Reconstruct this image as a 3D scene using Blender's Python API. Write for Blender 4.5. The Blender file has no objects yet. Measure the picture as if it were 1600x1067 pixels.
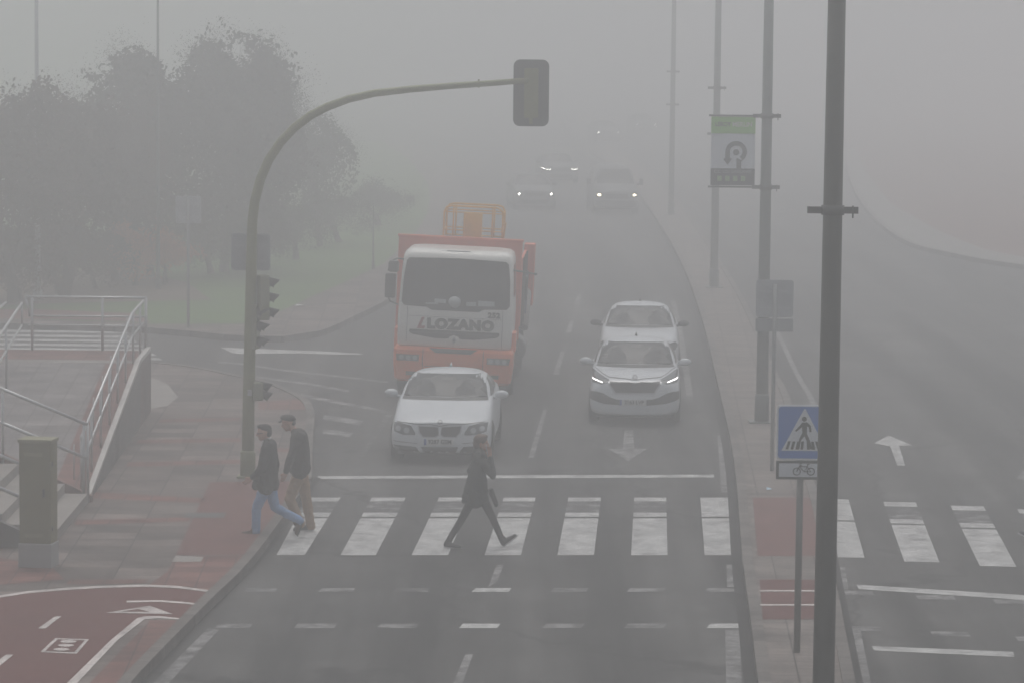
import bpy, bmesh, math, random
from mathutils import Vector, Matrix
from mathutils.bvhtree import BVHTree
from mathutils import noise as mnoise
from mathutils.geometry import tessellate_polygon
C = bpy.context.scene
COL = C.collection
rad = math.radians
# ------------------------------------------------------------------ camera
HC, F, CX, CY = 7.6, 5000.0, 800.0, 533.5
PITCH = math.atan((533.5 - 47) / F)
ROLL = 0.010
cp, sp = math.cos(PITCH), math.sin(PITCH)
FW = Vector((0, cp, -sp)); R0 = Vector((1, 0, 0)); U0 = Vector((0, sp, cp))
RV = R0 * math.cos(ROLL) + U0 * math.sin(ROLL)
UV = U0 * math.cos(ROLL) - R0 * math.sin(ROLL)
cam = bpy.data.objects.new('camera', bpy.data.cameras.new('camera'))
COL.objects.link(cam)
cam.matrix_world = Matrix((( RV.x, UV.x, -FW.x, 0), (RV.y, UV.y, -FW.y, 0), (RV.z, UV.z, -FW.z, HC), (0, 0, 0, 1)))
cam.data.sensor_width = 36; cam.data.lens = F / 1600 * 36
cam.data.clip_start = 0.5; cam.data.clip_end = 3000
C.camera = cam
# ------------------------------------------------------------------ sky, sun, exposure
SUN_EL, SUN_ROT = rad(70), rad(0)
w = bpy.data.worlds.new('World'); C.world = w; w.use_nodes = True
nt = w.node_tree
bg = nt.nodes['Background']
sky = nt.nodes.new('ShaderNodeTexSky'); sky.sky_type = 'NISHITA'; sky.sun_disc = False
sky.sun_elevation = SUN_EL; sky.sun_rotation = SUN_ROT; sky.dust_density = 5; sky.air_density = 1
hs = nt.nodes.new('ShaderNodeHueSaturation'); hs.inputs['Saturation'].default_value = 0.30
nt.links.new(sky.outputs[0], hs.inputs['Color']); nt.links.new(hs.outputs[0], bg.inputs[0])
bg.inputs[1].default_value = 0.10
sun = bpy.data.objects.new('sun', bpy.data.lights.new('sun', 'SUN')); COL.objects.link(sun)
sun.data.energy = 0.5; sun.data.angle = rad(60); sun.data.color = (1, 0.985, 0.97)
sd = Vector((math.sin(SUN_ROT) * math.cos(SUN_EL), math.cos(SUN_ROT) * math.cos(SUN_EL), math.sin(SUN_EL)))
sun.rotation_euler = sd.to_track_quat('Z', 'Y').to_euler()
C.view_settings.view_transform = 'Standard'; C.view_settings.look = 'None'
C.view_settings.exposure = 0.24; C.view_settings.gamma = 1.0; C.view_settings.use_curve_mapping = False
FOG_DENSITY = 0.0140
C.cycles.volume_bounces = 3; C.cycles.max_bounces = 8; C.cycles.use_denoising = True
C.cycles.sample_clamp_indirect = 4

# ------------------------------------------------------------------ picture -> place
def ray(px, py): return FW * F + RV * (px - CX) - UV * (py - CY)
def g(px, py, z=0.0):
    d = ray(px, py); t = (z - HC) / d.z
    return Vector((d.x * t, d.y * t, z))
def atY(px, py, Y):
    d = ray(px, py); t = Y / d.y
    return Vector((d.x * t, Y, HC + d.z * t))

# ------------------------------------------------------------------ materials
MATS = {}
def mat(name, col, rough=0.6, metal=0.0, noise=0.0, scale=8.0, bump=0.0, emit=None, estr=0.0, spec=0.5, coat=0.0):
    if name in MATS: return MATS[name]
    m = bpy.data.materials.new(name); m.use_nodes = True; MATS[name] = m
    n = m.node_tree.nodes; l = m.node_tree.links; b = n['Principled BSDF']
    b.inputs['Base Color'].default_value = (*col, 1); b.inputs['Roughness'].default_value = rough
    b.inputs['Metallic'].default_value = metal; b.inputs['Specular IOR Level'].default_value = spec
    if coat: b.inputs['Coat Weight'].default_value = coat; b.inputs['Coat Roughness'].default_value = 0.05
    if emit: b.inputs['Emission Color'].default_value = (*emit, 1); b.inputs['Emission Strength'].default_value = estr
    if noise or bump:
        tc = n.new('ShaderNodeTexCoord'); nz = n.new('ShaderNodeTexNoise')
        nz.inputs['Scale'].default_value = scale; nz.inputs['Detail'].default_value = 6
        l.new(tc.outputs['Object'], nz.inputs['Vector'])
        if noise:
            r = n.new('ShaderNodeValToRGB')
            r.color_ramp.elements[0].position = 0.3; r.color_ramp.elements[1].position = 0.7
            r.color_ramp.elements[0].color = (*[c * (1 - noise) for c in col], 1)
            r.color_ramp.elements[1].color = (*[min(1, c * (1 + noise)) for c in col], 1)
            l.new(nz.outputs[0], r.inputs[0]); l.new(r.outputs[0], b.inputs['Base Color'])
        if bump:
            bp = n.new('ShaderNodeBump'); bp.inputs['Strength'].default_value = bump; bp.inputs['Distance'].default_value = 0.02
            l.new(nz.outputs[0], bp.inputs['Height']); l.new(bp.outputs[0], b.inputs['Normal'])
    return m
class NG:   # small node helper for the big ground materials
    def __init__(s, name):
        s.m = bpy.data.materials.new(name); s.m.use_nodes = True; MATS[name] = s.m
        s.n = s.m.node_tree.nodes; s.l = s.m.node_tree.links; s.b = s.n['Principled BSDF']
        s.tc = s.n.new('ShaderNodeTexCoord').outputs['Object']
    def mp(s, sc=(1, 1, 1), rot=0.0):
        m = s.n.new('ShaderNodeMapping'); m.inputs['Scale'].default_value = sc; m.inputs['Rotation'].default_value = (0, 0, rot)
        s.l.new(s.tc, m.inputs[0]); return m.outputs[0]
    def noise(s, scale, vec=None, detail=6, rough=0.6):
        z = s.n.new('ShaderNodeTexNoise'); z.inputs['Scale'].default_value = scale; z.inputs['Detail'].default_value = detail
        z.inputs['Roughness'].default_value = rough
        s.l.new(vec or s.tc, z.inputs['Vector']); return z.outputs[0]
    def ramp(s, fac, stops):
        r = s.n.new('ShaderNodeValToRGB'); e = r.color_ramp.elements
        while len(e) < len(stops): e.new(0.5)
        for q, (p, c) in zip(e, stops): q.position = p; q.color = (*c, 1) if len(c) == 3 else c
        s.l.new(fac, r.inputs[0]); return r.outputs[0]
    def mix(s, fac, a, b, mode='MIX'):
        x = s.n.new('ShaderNodeMix'); x.data_type = 'RGBA'; x.blend_type = mode
        for v, k in ((fac, 0), (a, 6), (b, 7)):
            if isinstance(v, (int, float)): x.inputs[k].default_value = v
            elif isinstance(v, tuple): x.inputs[k].default_value = (*v, 1)
            else: s.l.new(v, x.inputs[k])
        return x.outputs[2]
    def done(s, col, rough=0.85, bump=None, bs=0.3, bd=0.01):
        s.l.new(col, s.b.inputs['Base Color']); s.b.inputs['Roughness'].default_value = rough
        if bump is not None:
            bp = s.n.new('ShaderNodeBump'); bp.inputs['Strength'].default_value = bs; bp.inputs['Distance'].default_value = bd
            s.l.new(bump, bp.inputs['Height']); s.l.new(bp.outputs[0], s.b.inputs['Normal'])
        return s.m
G1 = (1, 1, 1); G0 = (0, 0, 0)
HEAD = math.atan(215 / 5000)         # the road runs this much to the right of the view
def asphalt_mat():
    q = NG('asphalt')
    big = q.ramp(q.noise(0.25), [(0.35, (.040, .039, .038)), (0.65, (.070, .068, .065))])
    streak = q.ramp(q.noise(1.0, q.mp((0.9, 0.035, 1), HEAD), 5), [(0.38, (.22, .22, .22)), (0.64, (1.45, 1.45, 1.43))])
    fine = q.ramp(q.noise(60, None, 3), [(0.3, (.75, .75, .75)), (0.7, (1.2, 1.2, 1.2))])
    patch = q.ramp(q.noise(.55, None, 10, .72), [(0.40, (1.1, 1.1, 1.1)), (0.66, (.62, .61, .60))])
    vo = q.n.new('ShaderNodeTexVoronoi'); vo.feature = 'DISTANCE_TO_EDGE'; vo.inputs['Scale'].default_value = 1
    wv = q.n.new('ShaderNodeVectorMath'); wv.operation = 'ADD'; q.l.new(q.mp((.22, .10, 1), HEAD), wv.inputs[0])
    wn = q.n.new('ShaderNodeTexNoise'); wn.inputs['Scale'].default_value = 1.5; q.l.new(q.tc, wn.inputs['Vector'])
    ws = q.n.new('ShaderNodeVectorMath'); ws.operation = 'SCALE'; ws.inputs[3].default_value = .12; q.l.new(wn.outputs[1], ws.inputs[0]); q.l.new(ws.outputs[0], wv.inputs[1])
    q.l.new(wv.outputs[0], vo.inputs['Vector'])
    crack = q.ramp(vo.outputs[0], [(.004, (.35, .35, .35)), (.012, G1)])
    big = q.mix(1.0, big, crack, 'MULTIPLY')
    c = q.mix(1.0, big, streak, 'MULTIPLY'); c = q.mix(1.0, c, fine, 'MULTIPLY'); c = q.mix(1.0, c, patch, 'MULTIPLY')
    return q.done(c, 0.8, q.noise(90, None, 3), .3, .006)
def paint_mat(name, keep, col=(.50, .50, .485), sc=2.2):
    q = NG(name)
    wear = q.noise(sc, None, 10, .72)
    cross = q.noise(5.0, q.mp((.5, 3.5, 1), HEAD), 8, .7)
    w1 = q.ramp(wear, [(keep - .10, G0), (keep + .08, G1)])
    w2 = q.ramp(cross, [(.28, (.25, .25, .25)), (.46, G1)])
    f = q.mix(1.0, w1, w2, 'MULTIPLY')
    tone = q.ramp(q.noise(2.5, q.mp((1, .6, 1), HEAD), 9, .75), [(.34, tuple(c * .5 for c in col)), (.6, tuple(c * 1.08 for c in col))])
    return q.done(q.mix(f, (.048, .046, .045), tone), .7)
def paver_mat(name, a, b, mortar, bw, bh, rot=0.0):
    q = NG(name)
    br = q.n.new('ShaderNodeTexBrick'); q.l.new(q.mp((1, 1, 1), rot), br.inputs['Vector'])
    br.inputs['Scale'].default_value = 1; br.inputs['Brick Width'].default_value = bw; br.inputs['Row Height'].default_value = bh
    br.inputs['Mortar Size'].default_value = .012; br.inputs['Mortar Smooth'].default_value = .3; br.offset = 0.0
    br.inputs['Color1'].default_value = (*a, 1); br.inputs['Color2'].default_value = (*b, 1); br.inputs['Mortar'].default_value = (*mortar, 1)
    dirt = q.ramp(q.noise(.9, q.mp((1, 2.2, 1), HEAD), 8, .7), [(.32, (.50, .47, .46)), (.62, (1.3, 1.24, 1.2))])
    fine = q.ramp(q.noise(25, None, 4), [(.3, (.85, .85, .85)), (.7, (1.1, 1.1, 1.1))])
    c = q.mix(1.0, br.outputs[0], dirt, 'MULTIPLY'); c = q.mix(1.0, c, fine, 'MULTIPLY')
    return q.done(c, .85, br.outputs[1], -.3, .004)
def noisy_mat(name, a, b, scale, scale2=30, rough=.9, vec=None):
    q = NG(name)
    c = q.ramp(q.noise(scale, None, 8, .65), [(.32, a), (.68, b)])
    f = q.ramp(q.noise(scale2, None, 4), [(.3, (.75, .75, .75)), (.7, (1.2, 1.2, 1.2))])
    return q.done(q.mix(1.0, c, f, 'MULTIPLY'), rough, q.noise(scale2, None, 4), .3, .01)
M_ASPH = asphalt_mat()
M_PAINT = paint_mat('worn_white_paint', .36)
M_PAINT_WORN = paint_mat('faded_white_paint', .50, (.27, .265, .26), 3.0)
M_PAINT_GONE = paint_mat('rubbed_off_white_paint', .60, (.34, .34, .33), 2.4)
M_PAV = paver_mat('grey_paving', (.075, .063, .057), (.185, .155, .142), (.020, .017, .015), .82, .62, -.03)
M_PAVRED = paver_mat('red_paving', (.14, .058, .048), (.19, .085, .07), (.06, .035, .03), .42, .42, -.03)
M_MED = paver_mat('median_paving', (.145, .130, .120), (.195, .172, .158), (.06, .055, .05), .6, .42, HEAD)
M_KERB = paver_mat('kerb_stone', (.11, .103, .096), (.17, .16, .15), (.03, .028, .026), 9, 1.0, HEAD)
M_KERBD = noisy_mat('kerb_foot_dark', (.012, .012, .012), (.028, .026, .025), 1.2)  # near-black tone of the flat strips laid along the kerb feet
M_BIKE = noisy_mat('red_bike_surface', (.095, .022, .017), (.125, .032, .025), .6, 50)
M_BIKEP = paint_mat('bike_lane_paint', .24, (.62, .56, .53))
M_GRASS = noisy_mat('grass', (.05, .12, .015), (.09, .19, .03), .35, 6)
M_SOIL = noisy_mat('soil', (.10, .075, .055), (.17, .13, .095), .3, 5)
M_RED_SOIL = noisy_mat('reddish_soil', (.16, .09, .075), (.21, .12, .10), .2, 5)
M_CONC = noisy_mat('concrete', (.20, .19, .175), (.30, .285, .265), 1.3)
M_STEP = noisy_mat('stair_stone', (.24, .22, .20), (.33, .31, .285), 1.2)
def tactile_mat():
    q = NG('tactile_paving')
    v = q.n.new('ShaderNodeTexVoronoi'); v.inputs['Scale'].default_value = 1; v.inputs['Randomness'].default_value = 0.0
    q.l.new(q.mp((11, 11, 11), 0), v.inputs['Vector'])
    dots = q.ramp(v.outputs[0], [(.15, (1.3, 1.25, 1.2)), (.5, (.75, .72, .72))])
    base = q.ramp(q.noise(1.4, None, 8, .7), [(.3, (.14, .05, .04)), (.7, (.21, .078, .064))])
    return q.done(q.mix(1.0, base, dots, 'MULTIPLY'), .85)
M_TACT = tactile_mat()
M_GALV = mat('galvanised_steel', (.50, .51, .51), .38, .7, .12, 6)
M_POLE = mat('olive_painted_steel', (.19, .20, .085), .5, 0, .12, 5)
M_LAMP = mat('dark_lamp_post_paint', (.055, .055, .045), .55, 0, .15, 4)
M_LAMPF = mat('grey_green_post_paint', (.10, .12, .11), .5, 0, .15, 4)
M_SIGNB = mat('grey_sign_back', (.42, .44, .455), .5, .2, .08, 5)
M_BLACK = mat('black_plastic', (.018, .018, .018), .45)
M_RUB = mat('tyre_rubber', (.02, .02, .02), .85)
M_GLASS = mat('dark_car_glass', (.018, .021, .023), .12, 0, .6, 2.2, spec=.2)  # colour noise paints faint uneven reflections into the glass
M_SEAT = mat('seat_behind_glass', (.055, .058, .06), .7, 0, .3, 5)
M_WHITE = mat('white_car_paint', (.60, .63, .65), .35, 0, .02, 3, coat=.35)
M_DGREY = mat('dark_grey_car_paint', (.10, .105, .11), .3, .3, coat=.5)
M_SILVER = mat('silver_car_paint', (.42, .43, .44), .3, .5, coat=.5)
M_CHROME = mat('chrome', (.42, .43, .44), .38, .8)
M_RIM = mat('alloy', (.35, .35, .36), .35, .8)
M_LAMPG = mat('headlight_glass', (.08, .085, .09), .12, .3)
M_LENS = mat('headlight_lens', (.45, .46, .47), .15, .4)
M_PLATE = mat('plate_white', (.62, .63, .62), .5)
M_PLATEB = mat('plate_blue', (.02, .06, .35), .5)
M_INK = mat('black_lettering', (.02, .02, .02), .6)
def emis(name, col, s): return mat(name, (.8, .8, .8), .4, emit=col, estr=s)
M_LED = emis('lit_led_strip', (1, .98, .95), 3.0)
M_BEAM = emis('lit_headlight', (1, .97, .88), 13)
M_BEAMW = emis('lit_warm_headlight', (1, .86, .58), 9)

# ------------------------------------------------------------------ object helpers
def tag(o, label=None, cat=None, group=None, kind=None):
    if label: o['label'] = label
    if cat: o['category'] = cat
    if group: o['group'] = group
    if kind: o['kind'] = kind
    return o
def link(name, me, m, parent=None):
    o = bpy.data.objects.new(name, me); COL.objects.link(o)
    if m is not None and not len(me.materials): me.materials.append(m)
    if parent is not None: o.parent = parent
    return o
def thing(name, label, cat, loc=(0, 0, 0), rz=0.0, group=None):
    o = bpy.data.objects.new(name, None); COL.objects.link(o); o.location = loc; o.rotation_euler = (0, 0, rz)
    return tag(o, label, cat, group)
def kids(o): return [c for c in COL.objects if c.parent == o]
def dup(root, loc, rz=None, label=None, group=None, ry=None):
    r = root.copy(); COL.objects.link(r); r.location = loc
    if rz is not None: r.rotation_euler.z = rz
    if ry is not None: r.rotation_euler.y = ry
    if label: r['label'] = label
    if group: r['group'] = group
    for ch in kids(root):
        c = ch.copy(); COL.objects.link(c); c.parent = r
        for gch in kids(ch):
            d = gch.copy(); COL.objects.link(d); d.parent = c
    return r
class MB:
    def __init__(s): s.v = []; s.f = []; s.sm = []
    def add(s, vs, fs, sm=False):
        b = len(s.v); s.v += [tuple(v) for v in vs]; s.f += [tuple(i + b for i in f) for f in fs]; s.sm += [sm] * len(fs); return s
    def box(s, c, d, rz=0.0, M=None):
        x, y, z = d[0] / 2, d[1] / 2, d[2] / 2
        R = Matrix.Rotation(rz, 3, 'Z'); c = Vector(c)
        vs = [c + R @ Vector((a * x, b * y, e * z)) for a in (-1, 1) for b in (-1, 1) for e in (-1, 1)]
        if M: vs = [M @ v for v in vs]
        return s.add(vs, [(0, 1, 3, 2), (4, 6, 7, 5), (0, 4, 5, 1), (2, 3, 7, 6), (0, 2, 6, 4), (1, 5, 7, 3)])
    def tube(s, pts, r, n=10, cap=True):
        pts = [Vector(p) for p in pts]; rs = r if isinstance(r, (list, tuple)) else [r] * len(pts)
        vs = []; up = None
        for i, p in enumerate(pts):
            t = (pts[min(i + 1, len(pts) - 1)] - pts[max(i - 1, 0)]).normalized()
            if up is None: up = t.orthogonal().normalized()
            up = (up - t * up.dot(t)).normalized(); sd_ = t.cross(up)
            for k in range(n):
                a = 2 * math.pi * k / n; vs.append(p + (up * math.cos(a) + sd_ * math.sin(a)) * rs[i])
        fs = [(i * n + k, i * n + (k + 1) % n, (i + 1) * n + (k + 1) % n, (i + 1) * n + k) for i in range(len(pts) - 1) for k in range(n)]
        s.add(vs, fs, True)
        if cap:
            b = len(s.v) - len(vs)
            s.f.append(tuple(b + k for k in range(n))[::-1]); s.f.append(tuple(b + (len(pts) - 1) * n + k for k in range(n))); s.sm += [False, False]
        return s
    def prism(s, poly, axis, a, b):
        """poly of 2D points extruded along axis ('x','y','z') from a to b"""
        def P(u, v, t): return (t, u, v) if axis == 'x' else (u, t, v) if axis == 'y' else (u, v, t)
        n = len(poly); vs = [P(u, v, a) for u, v in poly] + [P(u, v, b) for u, v in poly]
        tri = [tuple(t) for t in tessellate_polygon([[Vector((u, v, 0)) for u, v in poly]])]
        fs = tri + [tuple(i + n for i in t)[::-1] for t in tri] + [(i, (i + 1) % n, n + (i + 1) % n, n + i) for i in range(n)]
        return s.add(vs, fs)
    def ell(s, c, r, n=12, m=8):
        vs = []
        for i in range(m + 1):
            th = math.pi * i / m
            for k in range(n):
                a = 2 * math.pi * k / n
                vs.append((c[0] + r[0] * math.sin(th) * math.cos(a), c[1] + r[1] * math.sin(th) * math.sin(a), c[2] + r[2] * math.cos(th)))
        return s.add(vs, [(i * n + k, i * n + (k + 1) % n, (i + 1) * n + (k + 1) % n, (i + 1) * n + k) for i in range(m) for k in range(n)], True)
    def build(s, name, m, parent=None, bevel=0.0, sub=0):
        me = bpy.data.meshes.new(name); me.from_pydata(s.v, [], s.f)
        for p, q in zip(me.polygons, s.sm): p.use_smooth = q
        bm = bmesh.new(); bm.from_mesh(me)
        bmesh.ops.remove_doubles(bm, verts=bm.verts, dist=1e-5)
        bmesh.ops.recalc_face_normals(bm, faces=bm.faces); bm.to_mesh(me); bm.free()
        o = link(name, me, m, parent)
        if bevel:
            b = o.modifiers.new('b', 'BEVEL'); b.width = bevel; b.segments = 2; b.limit_method = 'ANGLE'; b.angle_limit = rad(40)
        if sub:
            q = o.modifiers.new('s', 'SUBSURF'); q.levels = sub; q.render_levels = sub
        return o
def sheet(name, pts, z, m, parent=None, kind='structure', thick=0.0):
    """flat polygon at height z; pts are world (x, y)"""
    mb = MB(); P = [Vector((p[0], p[1], 0)) for p in pts]
    tri = [tuple(t) for t in tessellate_polygon([P])]
    if thick: mb.prism([(p.x, p.y) for p in P], 'z', z, z - thick)
    else: mb.add([(p.x, p.y, z) for p in P], tri)
    o = mb.build(name, m, parent)
    if not thick:
        bm = bmesh.new(); bm.from_mesh(o.data)
        for f in bm.faces:
            if f.normal.z < 0: f.normal_flip()
        bm.to_mesh(o.data); bm.free()
    if kind and parent is None: o['kind'] = kind
    return o
def gx(pl, z=0.0): return [g(x, y, z).xy for x, y in pl]
def strip_pts(line, wl, wr):
    """left/right offset of a world polyline"""
    L, R = [], []
    for i, p in enumerate(line):
        t = (line[min(i + 1, len(line) - 1)] - line[max(i - 1, 0)]).normalized(); n = Vector((-t.y, t.x))
        L.append(p + n * wl); R.append(p - n * wr)
    return L, R
def strip(name, line, wl, wr, z, m, parent=None, thick=0.0):
    L, R = strip_pts(line, wl, wr); mb = MB(); n = len(line)
    vs = [(p.x, p.y, z) for p in L] + [(p.x, p.y, z) for p in R]
    fs = [(i, n + i, n + i + 1, i + 1) for i in range(n - 1)]
    if thick:
        vs += [(p.x, p.y, z - thick) for p in L] + [(p.x, p.y, z - thick) for p in R]
        for i in range(n - 1):
            fs += [(2 * n + i, i, i + 1, 2 * n + i + 1), (n + i, 3 * n + i, 3 * n + i + 1, n + i + 1)]
        fs += [(0, 2 * n, 3 * n, n), (n - 1, 2 * n - 1, 4 * n - 1, 3 * n - 1)]
    mb.add(vs, fs); o = mb.build(name, m, parent)
    if parent is None: o['kind'] = 'structure'
    return o
def dense(line, step=2.0):
    """Catmull-Rom through a world polyline"""
    P = [line[0]] + list(line) + [line[-1]]; out = []
    for i in range(1, len(P) - 2):
        a, b, c, d = P[i - 1], P[i], P[i + 1], P[i + 2]; n = max(1, int((c - b).length / step))
        for k in range(n):
            t = k / n
            out.append(0.5 * ((2 * b) + (c - a) * t + (2 * a - 5 * b + 4 * c - d) * t * t + (3 * b - a - 3 * c + d) * t ** 3))
    out.append(P[-1]); return out
def text_obj(name, s, size, m, parent, M, bold=0.0, ext=0.002, wscale=1.0, shear=0.0, space=1.0, align='CENTER'):
    cu = bpy.data.curves.new(name, 'FONT'); cu.body = s; cu.size = size; cu.extrude = ext; cu.offset = bold
    cu.align_x = align; cu.align_y = 'CENTER'; cu.shear = shear; cu.space_character = space; cu.resolution_u = 4
    o = bpy.data.objects.new(name, cu); COL.objects.link(o); bpy.context.view_layer.update()
    me = bpy.data.meshes.new_from_object(o); bpy.data.objects.remove(o)
    me.transform(M @ Matrix.Diagonal((wscale, 1, 1, 1))); me.materials.clear()
    return link(name, me, m, parent)
# text standing in the x-z plane and read from -y
def upright(x, y, z, ry=0.0): return Matrix.Translation((x, y, z)) @ Matrix.Rotation(ry, 4, 'Y') @ Matrix.Rotation(rad(90), 4, 'X')

# ------------------------------------------------------------------ GROUND, ROADS
sheet('ground', [(-900, -60), (900, -60), (900, 1500), (-900, 1500)], -0.06, M_SOIL)
road = sheet('road', [(-60, 15), (45, 15), (55, 200), (20, 420), (-120, 420), (-60, 250)], 0.0, M_ASPH)
def mark(name, px, m=M_PAINT, z=0.004, zpix=0.0): return sheet(name, gx(px, zpix), z, m, road)
# left kerb of the near corner and the corner pavement
ZP = 0.13
kerbL_px = [(150, 1130), (220, 1050), (310, 957), (342, 925), (398, 868), (487, 746), (489, 690), (490, 640), (470, 618), (420, 597), (378, 588), (316, 575), (250, 567), (120, 562), (-120, 560)]
kerbL = [Vector(p) for p in gx(kerbL_px, ZP)]
kerbL = dense(kerbL[:6], .8)[:-1] + dense(kerbL[5:], .5)
kL, kR = strip_pts(kerbL, 0.15, 0.0)
back = [Vector((-40, kL[-1].y)), Vector((-40, 25)), Vector((kL[0].x, 25))]
sheet('pavement', kL + back, ZP, M_PAV)
strip('kerb', kerbL, 0.155, 0.0, ZP + .020, M_KERB, thick=.155)
strip('kerb_foot_strip', dense([Vector(p) for p in gx(kerbL_px[:6])], .8), -.01, .16, 0.0045, M_KERBD)
# side street's far side: kerb, pavement, lawn
kerbF_px = [(-160, 506), (0, 506), (235, 513), (350, 524), (440, 527), (500, 518), (555, 494), (610, 466), (650, 436), (690, 395), (715, 360), (728, 330), (728, 305), (715, 280), (690, 255), (650, 232)]
kerbF = dense([Vector(p) for p in gx(kerbF_px, ZP)], 1.0)
fL, fR = strip_pts(kerbF, 0.0, 0.15)
innF = [Vector(p) for p in gx([(600, 222), (640, 250), (668, 285), (672, 310), (668, 335), (650, 362), (600, 412), (545, 438), (490, 462), (440, 486), (380, 506), (235, 506), (0, 497), (-160, 495)], ZP)]
sheet('far_pavement', fL + innF, ZP, M_PAV)
strip('far_kerb', kerbF, 0.155, 0.0, ZP + .020, M_KERB, thick=.155)
lawn_pts = [p for p in innF][::-1] + [Vector((-120, 330)), Vector((-120, 85))]
sheet('lawn', lawn_pts, ZP - .02, M_GRASS)
sheet('red_path', gx([(-100, 484), (60, 484), (210, 490), (236, 504), (100, 499), (-100, 497)], ZP), ZP + .008, M_PAVRED)
sheet('bare_earth', gx([(-100, 478), (240, 470), (330, 468), (290, 440), (180, 420), (-100, 420)], ZP), ZP - .01, M_SOIL)
# median
medL_px = [(1196, 1130), (1185, 1067), (1172, 960), (1160, 870), (1150, 745), (1140, 680), (1124, 610), (1095, 492), (1062, 405), (1018, 330), (984, 287), (945, 252), (900, 225)]
medR_px = [(1352, 1130), (1337, 1067), (1303, 893), (1286, 800), (1262, 720), (1233, 619), (1211, 576), (1170, 481), (1125, 405), (1080, 340), (1040, 292), (1000, 258), (950, 228)]
medL = dense([Vector(p) for p in gx(medL_px, ZP)], 1.5); medR = dense([Vector(p) for p in gx(medR_px, ZP)], 1.5)
sheet('median', strip_pts(medL, 0, .14)[1] + strip_pts(medR, .14, 0)[0][::-1], ZP, M_MED)
strip('median_kerb', medL, 0.0, 0.15, ZP + .020, M_KERB, thick=.155)
strip('median_kerb', medR, 0.15, 0.0, ZP + .020, M_KERB, thick=.155)
strip('kerb_foot_strip', medL, .15, 0.0, 0.0045, M_KERBD)  # flat dark strip in place of the kerb's dark face line
strip('kerb_foot_strip', medR, 0.0, .12, 0.0045, M_KERBD)
# slab bands across the median
for i, (a, b, c, d, y) in enumerate(((1166, 1284, 1283, 1166, 762), (1150, 1270, 1270, 1150, 690), (1158, 1278, 1278, 1158, 720))):
    sheet('paving_joint', gx([(a, y), (b, y), (b, y + 3), (a, y + 3)], ZP), ZP + .004, M_KERB)
sheet('tactile_paving', gx([(1176, 777), (1281, 777), (1296, 868), (1184, 868)], ZP), ZP + .004, M_TACT)
sheet('bike_crossing', gx([(1187, 905), (1304, 905), (1315, 967), (1192, 967)], ZP), ZP + .004, M_BIKE)
for y in (922, 944): sheet('bike_crossing_line', gx([(1187, y), (1308, y), (1308, y + 2.2), (1187, y + 2.2)], ZP), ZP + .008, M_BIKEP)
# right-hand pavement and reddish verge
rk = [(1318, 232), (1326, 262), (1352, 318), (1412, 372), (1497, 397), (1600, 414), (1900, 450)]
ru = [(1900, 430), (1600, 402), (1539, 390), (1469, 362), (1392, 318), (1352, 268), (1338, 232)]
kr = dense([Vector(p) for p in gx(rk, ZP)], 1.5)
sheet('right_pavement', kr + [Vector(p) for p in gx(ru, ZP)], ZP, M_CONC)
strip('right_kerb', kr, 0.0, 0.15, ZP + .020, M_KERB, thick=.155)
strip('kerb_foot_strip', kr, 0.0, .2, .0045, M_KERBD)
vg = [Vector(p) for p in gx(ru, ZP)]
sheet('verge', vg + [Vector((vg[-1].x + 5, 420)), Vector((90, 420)), Vector((90, 90))], ZP - .01, M_RED_SOIL)
# tactile and red bands on the corner pavement, bike lane, trim
sheet('tactile_paving', gx([(328, 753), (474, 751), (386, 866), (275, 867)], ZP), ZP + .004, M_TACT)
sheet('red_paving', gx([(275, 868.5), (384, 867.5), (334, 925), (232, 914), (262, 893)], ZP), ZP + .004, M_PAVRED)
sheet('red_paving', gx([(138, 768), (322, 778), (312, 785), (140, 778)], ZP), ZP + .004, M_PAVRED)
for a in ([(120, 812), (298, 808), (295, 814), (116, 820)], [(200, 722), (376, 718), (376, 724), (196, 729)], [(216, 687), (376, 684), (376, 690), (212, 693)],
          [(404, 700), (484, 700), (484, 706), (404, 706)], [(250, 655), (376, 652), (376, 657), (248, 660)], [(404, 628), (478, 622), (486, 640), (404, 640)],
          [(-20, 868), (80, 884), (100, 905), (-20, 915)], [(108, 905), (230, 905), (228, 911), (104, 912)]):
    sheet('red_paving', gx(a, ZP), ZP + .004, M_PAVRED)
sheet('pale_paving', gx([(238, 590), (262, 600), (278, 620), (262, 634), (228, 640), (232, 600)], ZP), ZP + .004, M_STEP)
sheet('pale_paving', gx([(275, 868), (318, 870), (314, 878), (268, 878)], ZP), ZP + .008, M_STEP)
sheet('drain_strip', gx([(292, 801), (354, 801), (350, 809), (287, 809)], ZP), ZP + .008, mat('drain_grate', (.06, .06, .058), .6, .3))
ZB = ZP
redtop = [(-120, 948), (0, 932), (45, 925), (105, 920), (155, 917), (225, 915), (275, 917), (330, 924)]
blane = sheet('bike_lane', gx(redtop + [(320, 946), (305, 962), (282, 966), (250, 963), (222, 965), (208, 972), (175, 1000), (105, 1069), (30, 1140), (-200, 1140)], ZB), ZB + .004, M_BIKE)
def bmark(name, px): return sheet(name, gx(px, ZB), ZB + .008, M_BIKEP, blane)
def band(pl, w0, w1=None):
    w1 = w1 or w0; n = len(pl); return [(x, y - w0 / 2) for x, y in pl] + [(x, y + w0 / 2) for x, y in pl][::-1]
bmark('edge_line', band(redtop, 3.4))
bmark('edge_line', band([(198, 940), (250, 939), (290, 942), (316, 945)], 2.6))
bmark('edge_line', [(280, 966), (250, 962.5), (225, 963), (214, 966), (172, 1001), (103, 1069), (30, 1140), (46, 1140), (119, 1069), (183, 1001), (226, 967.5), (250, 966), (280, 968)])
bmark('direction_triangle', [(165, 957.5), (234, 946.5), (270, 959.5)])
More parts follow.
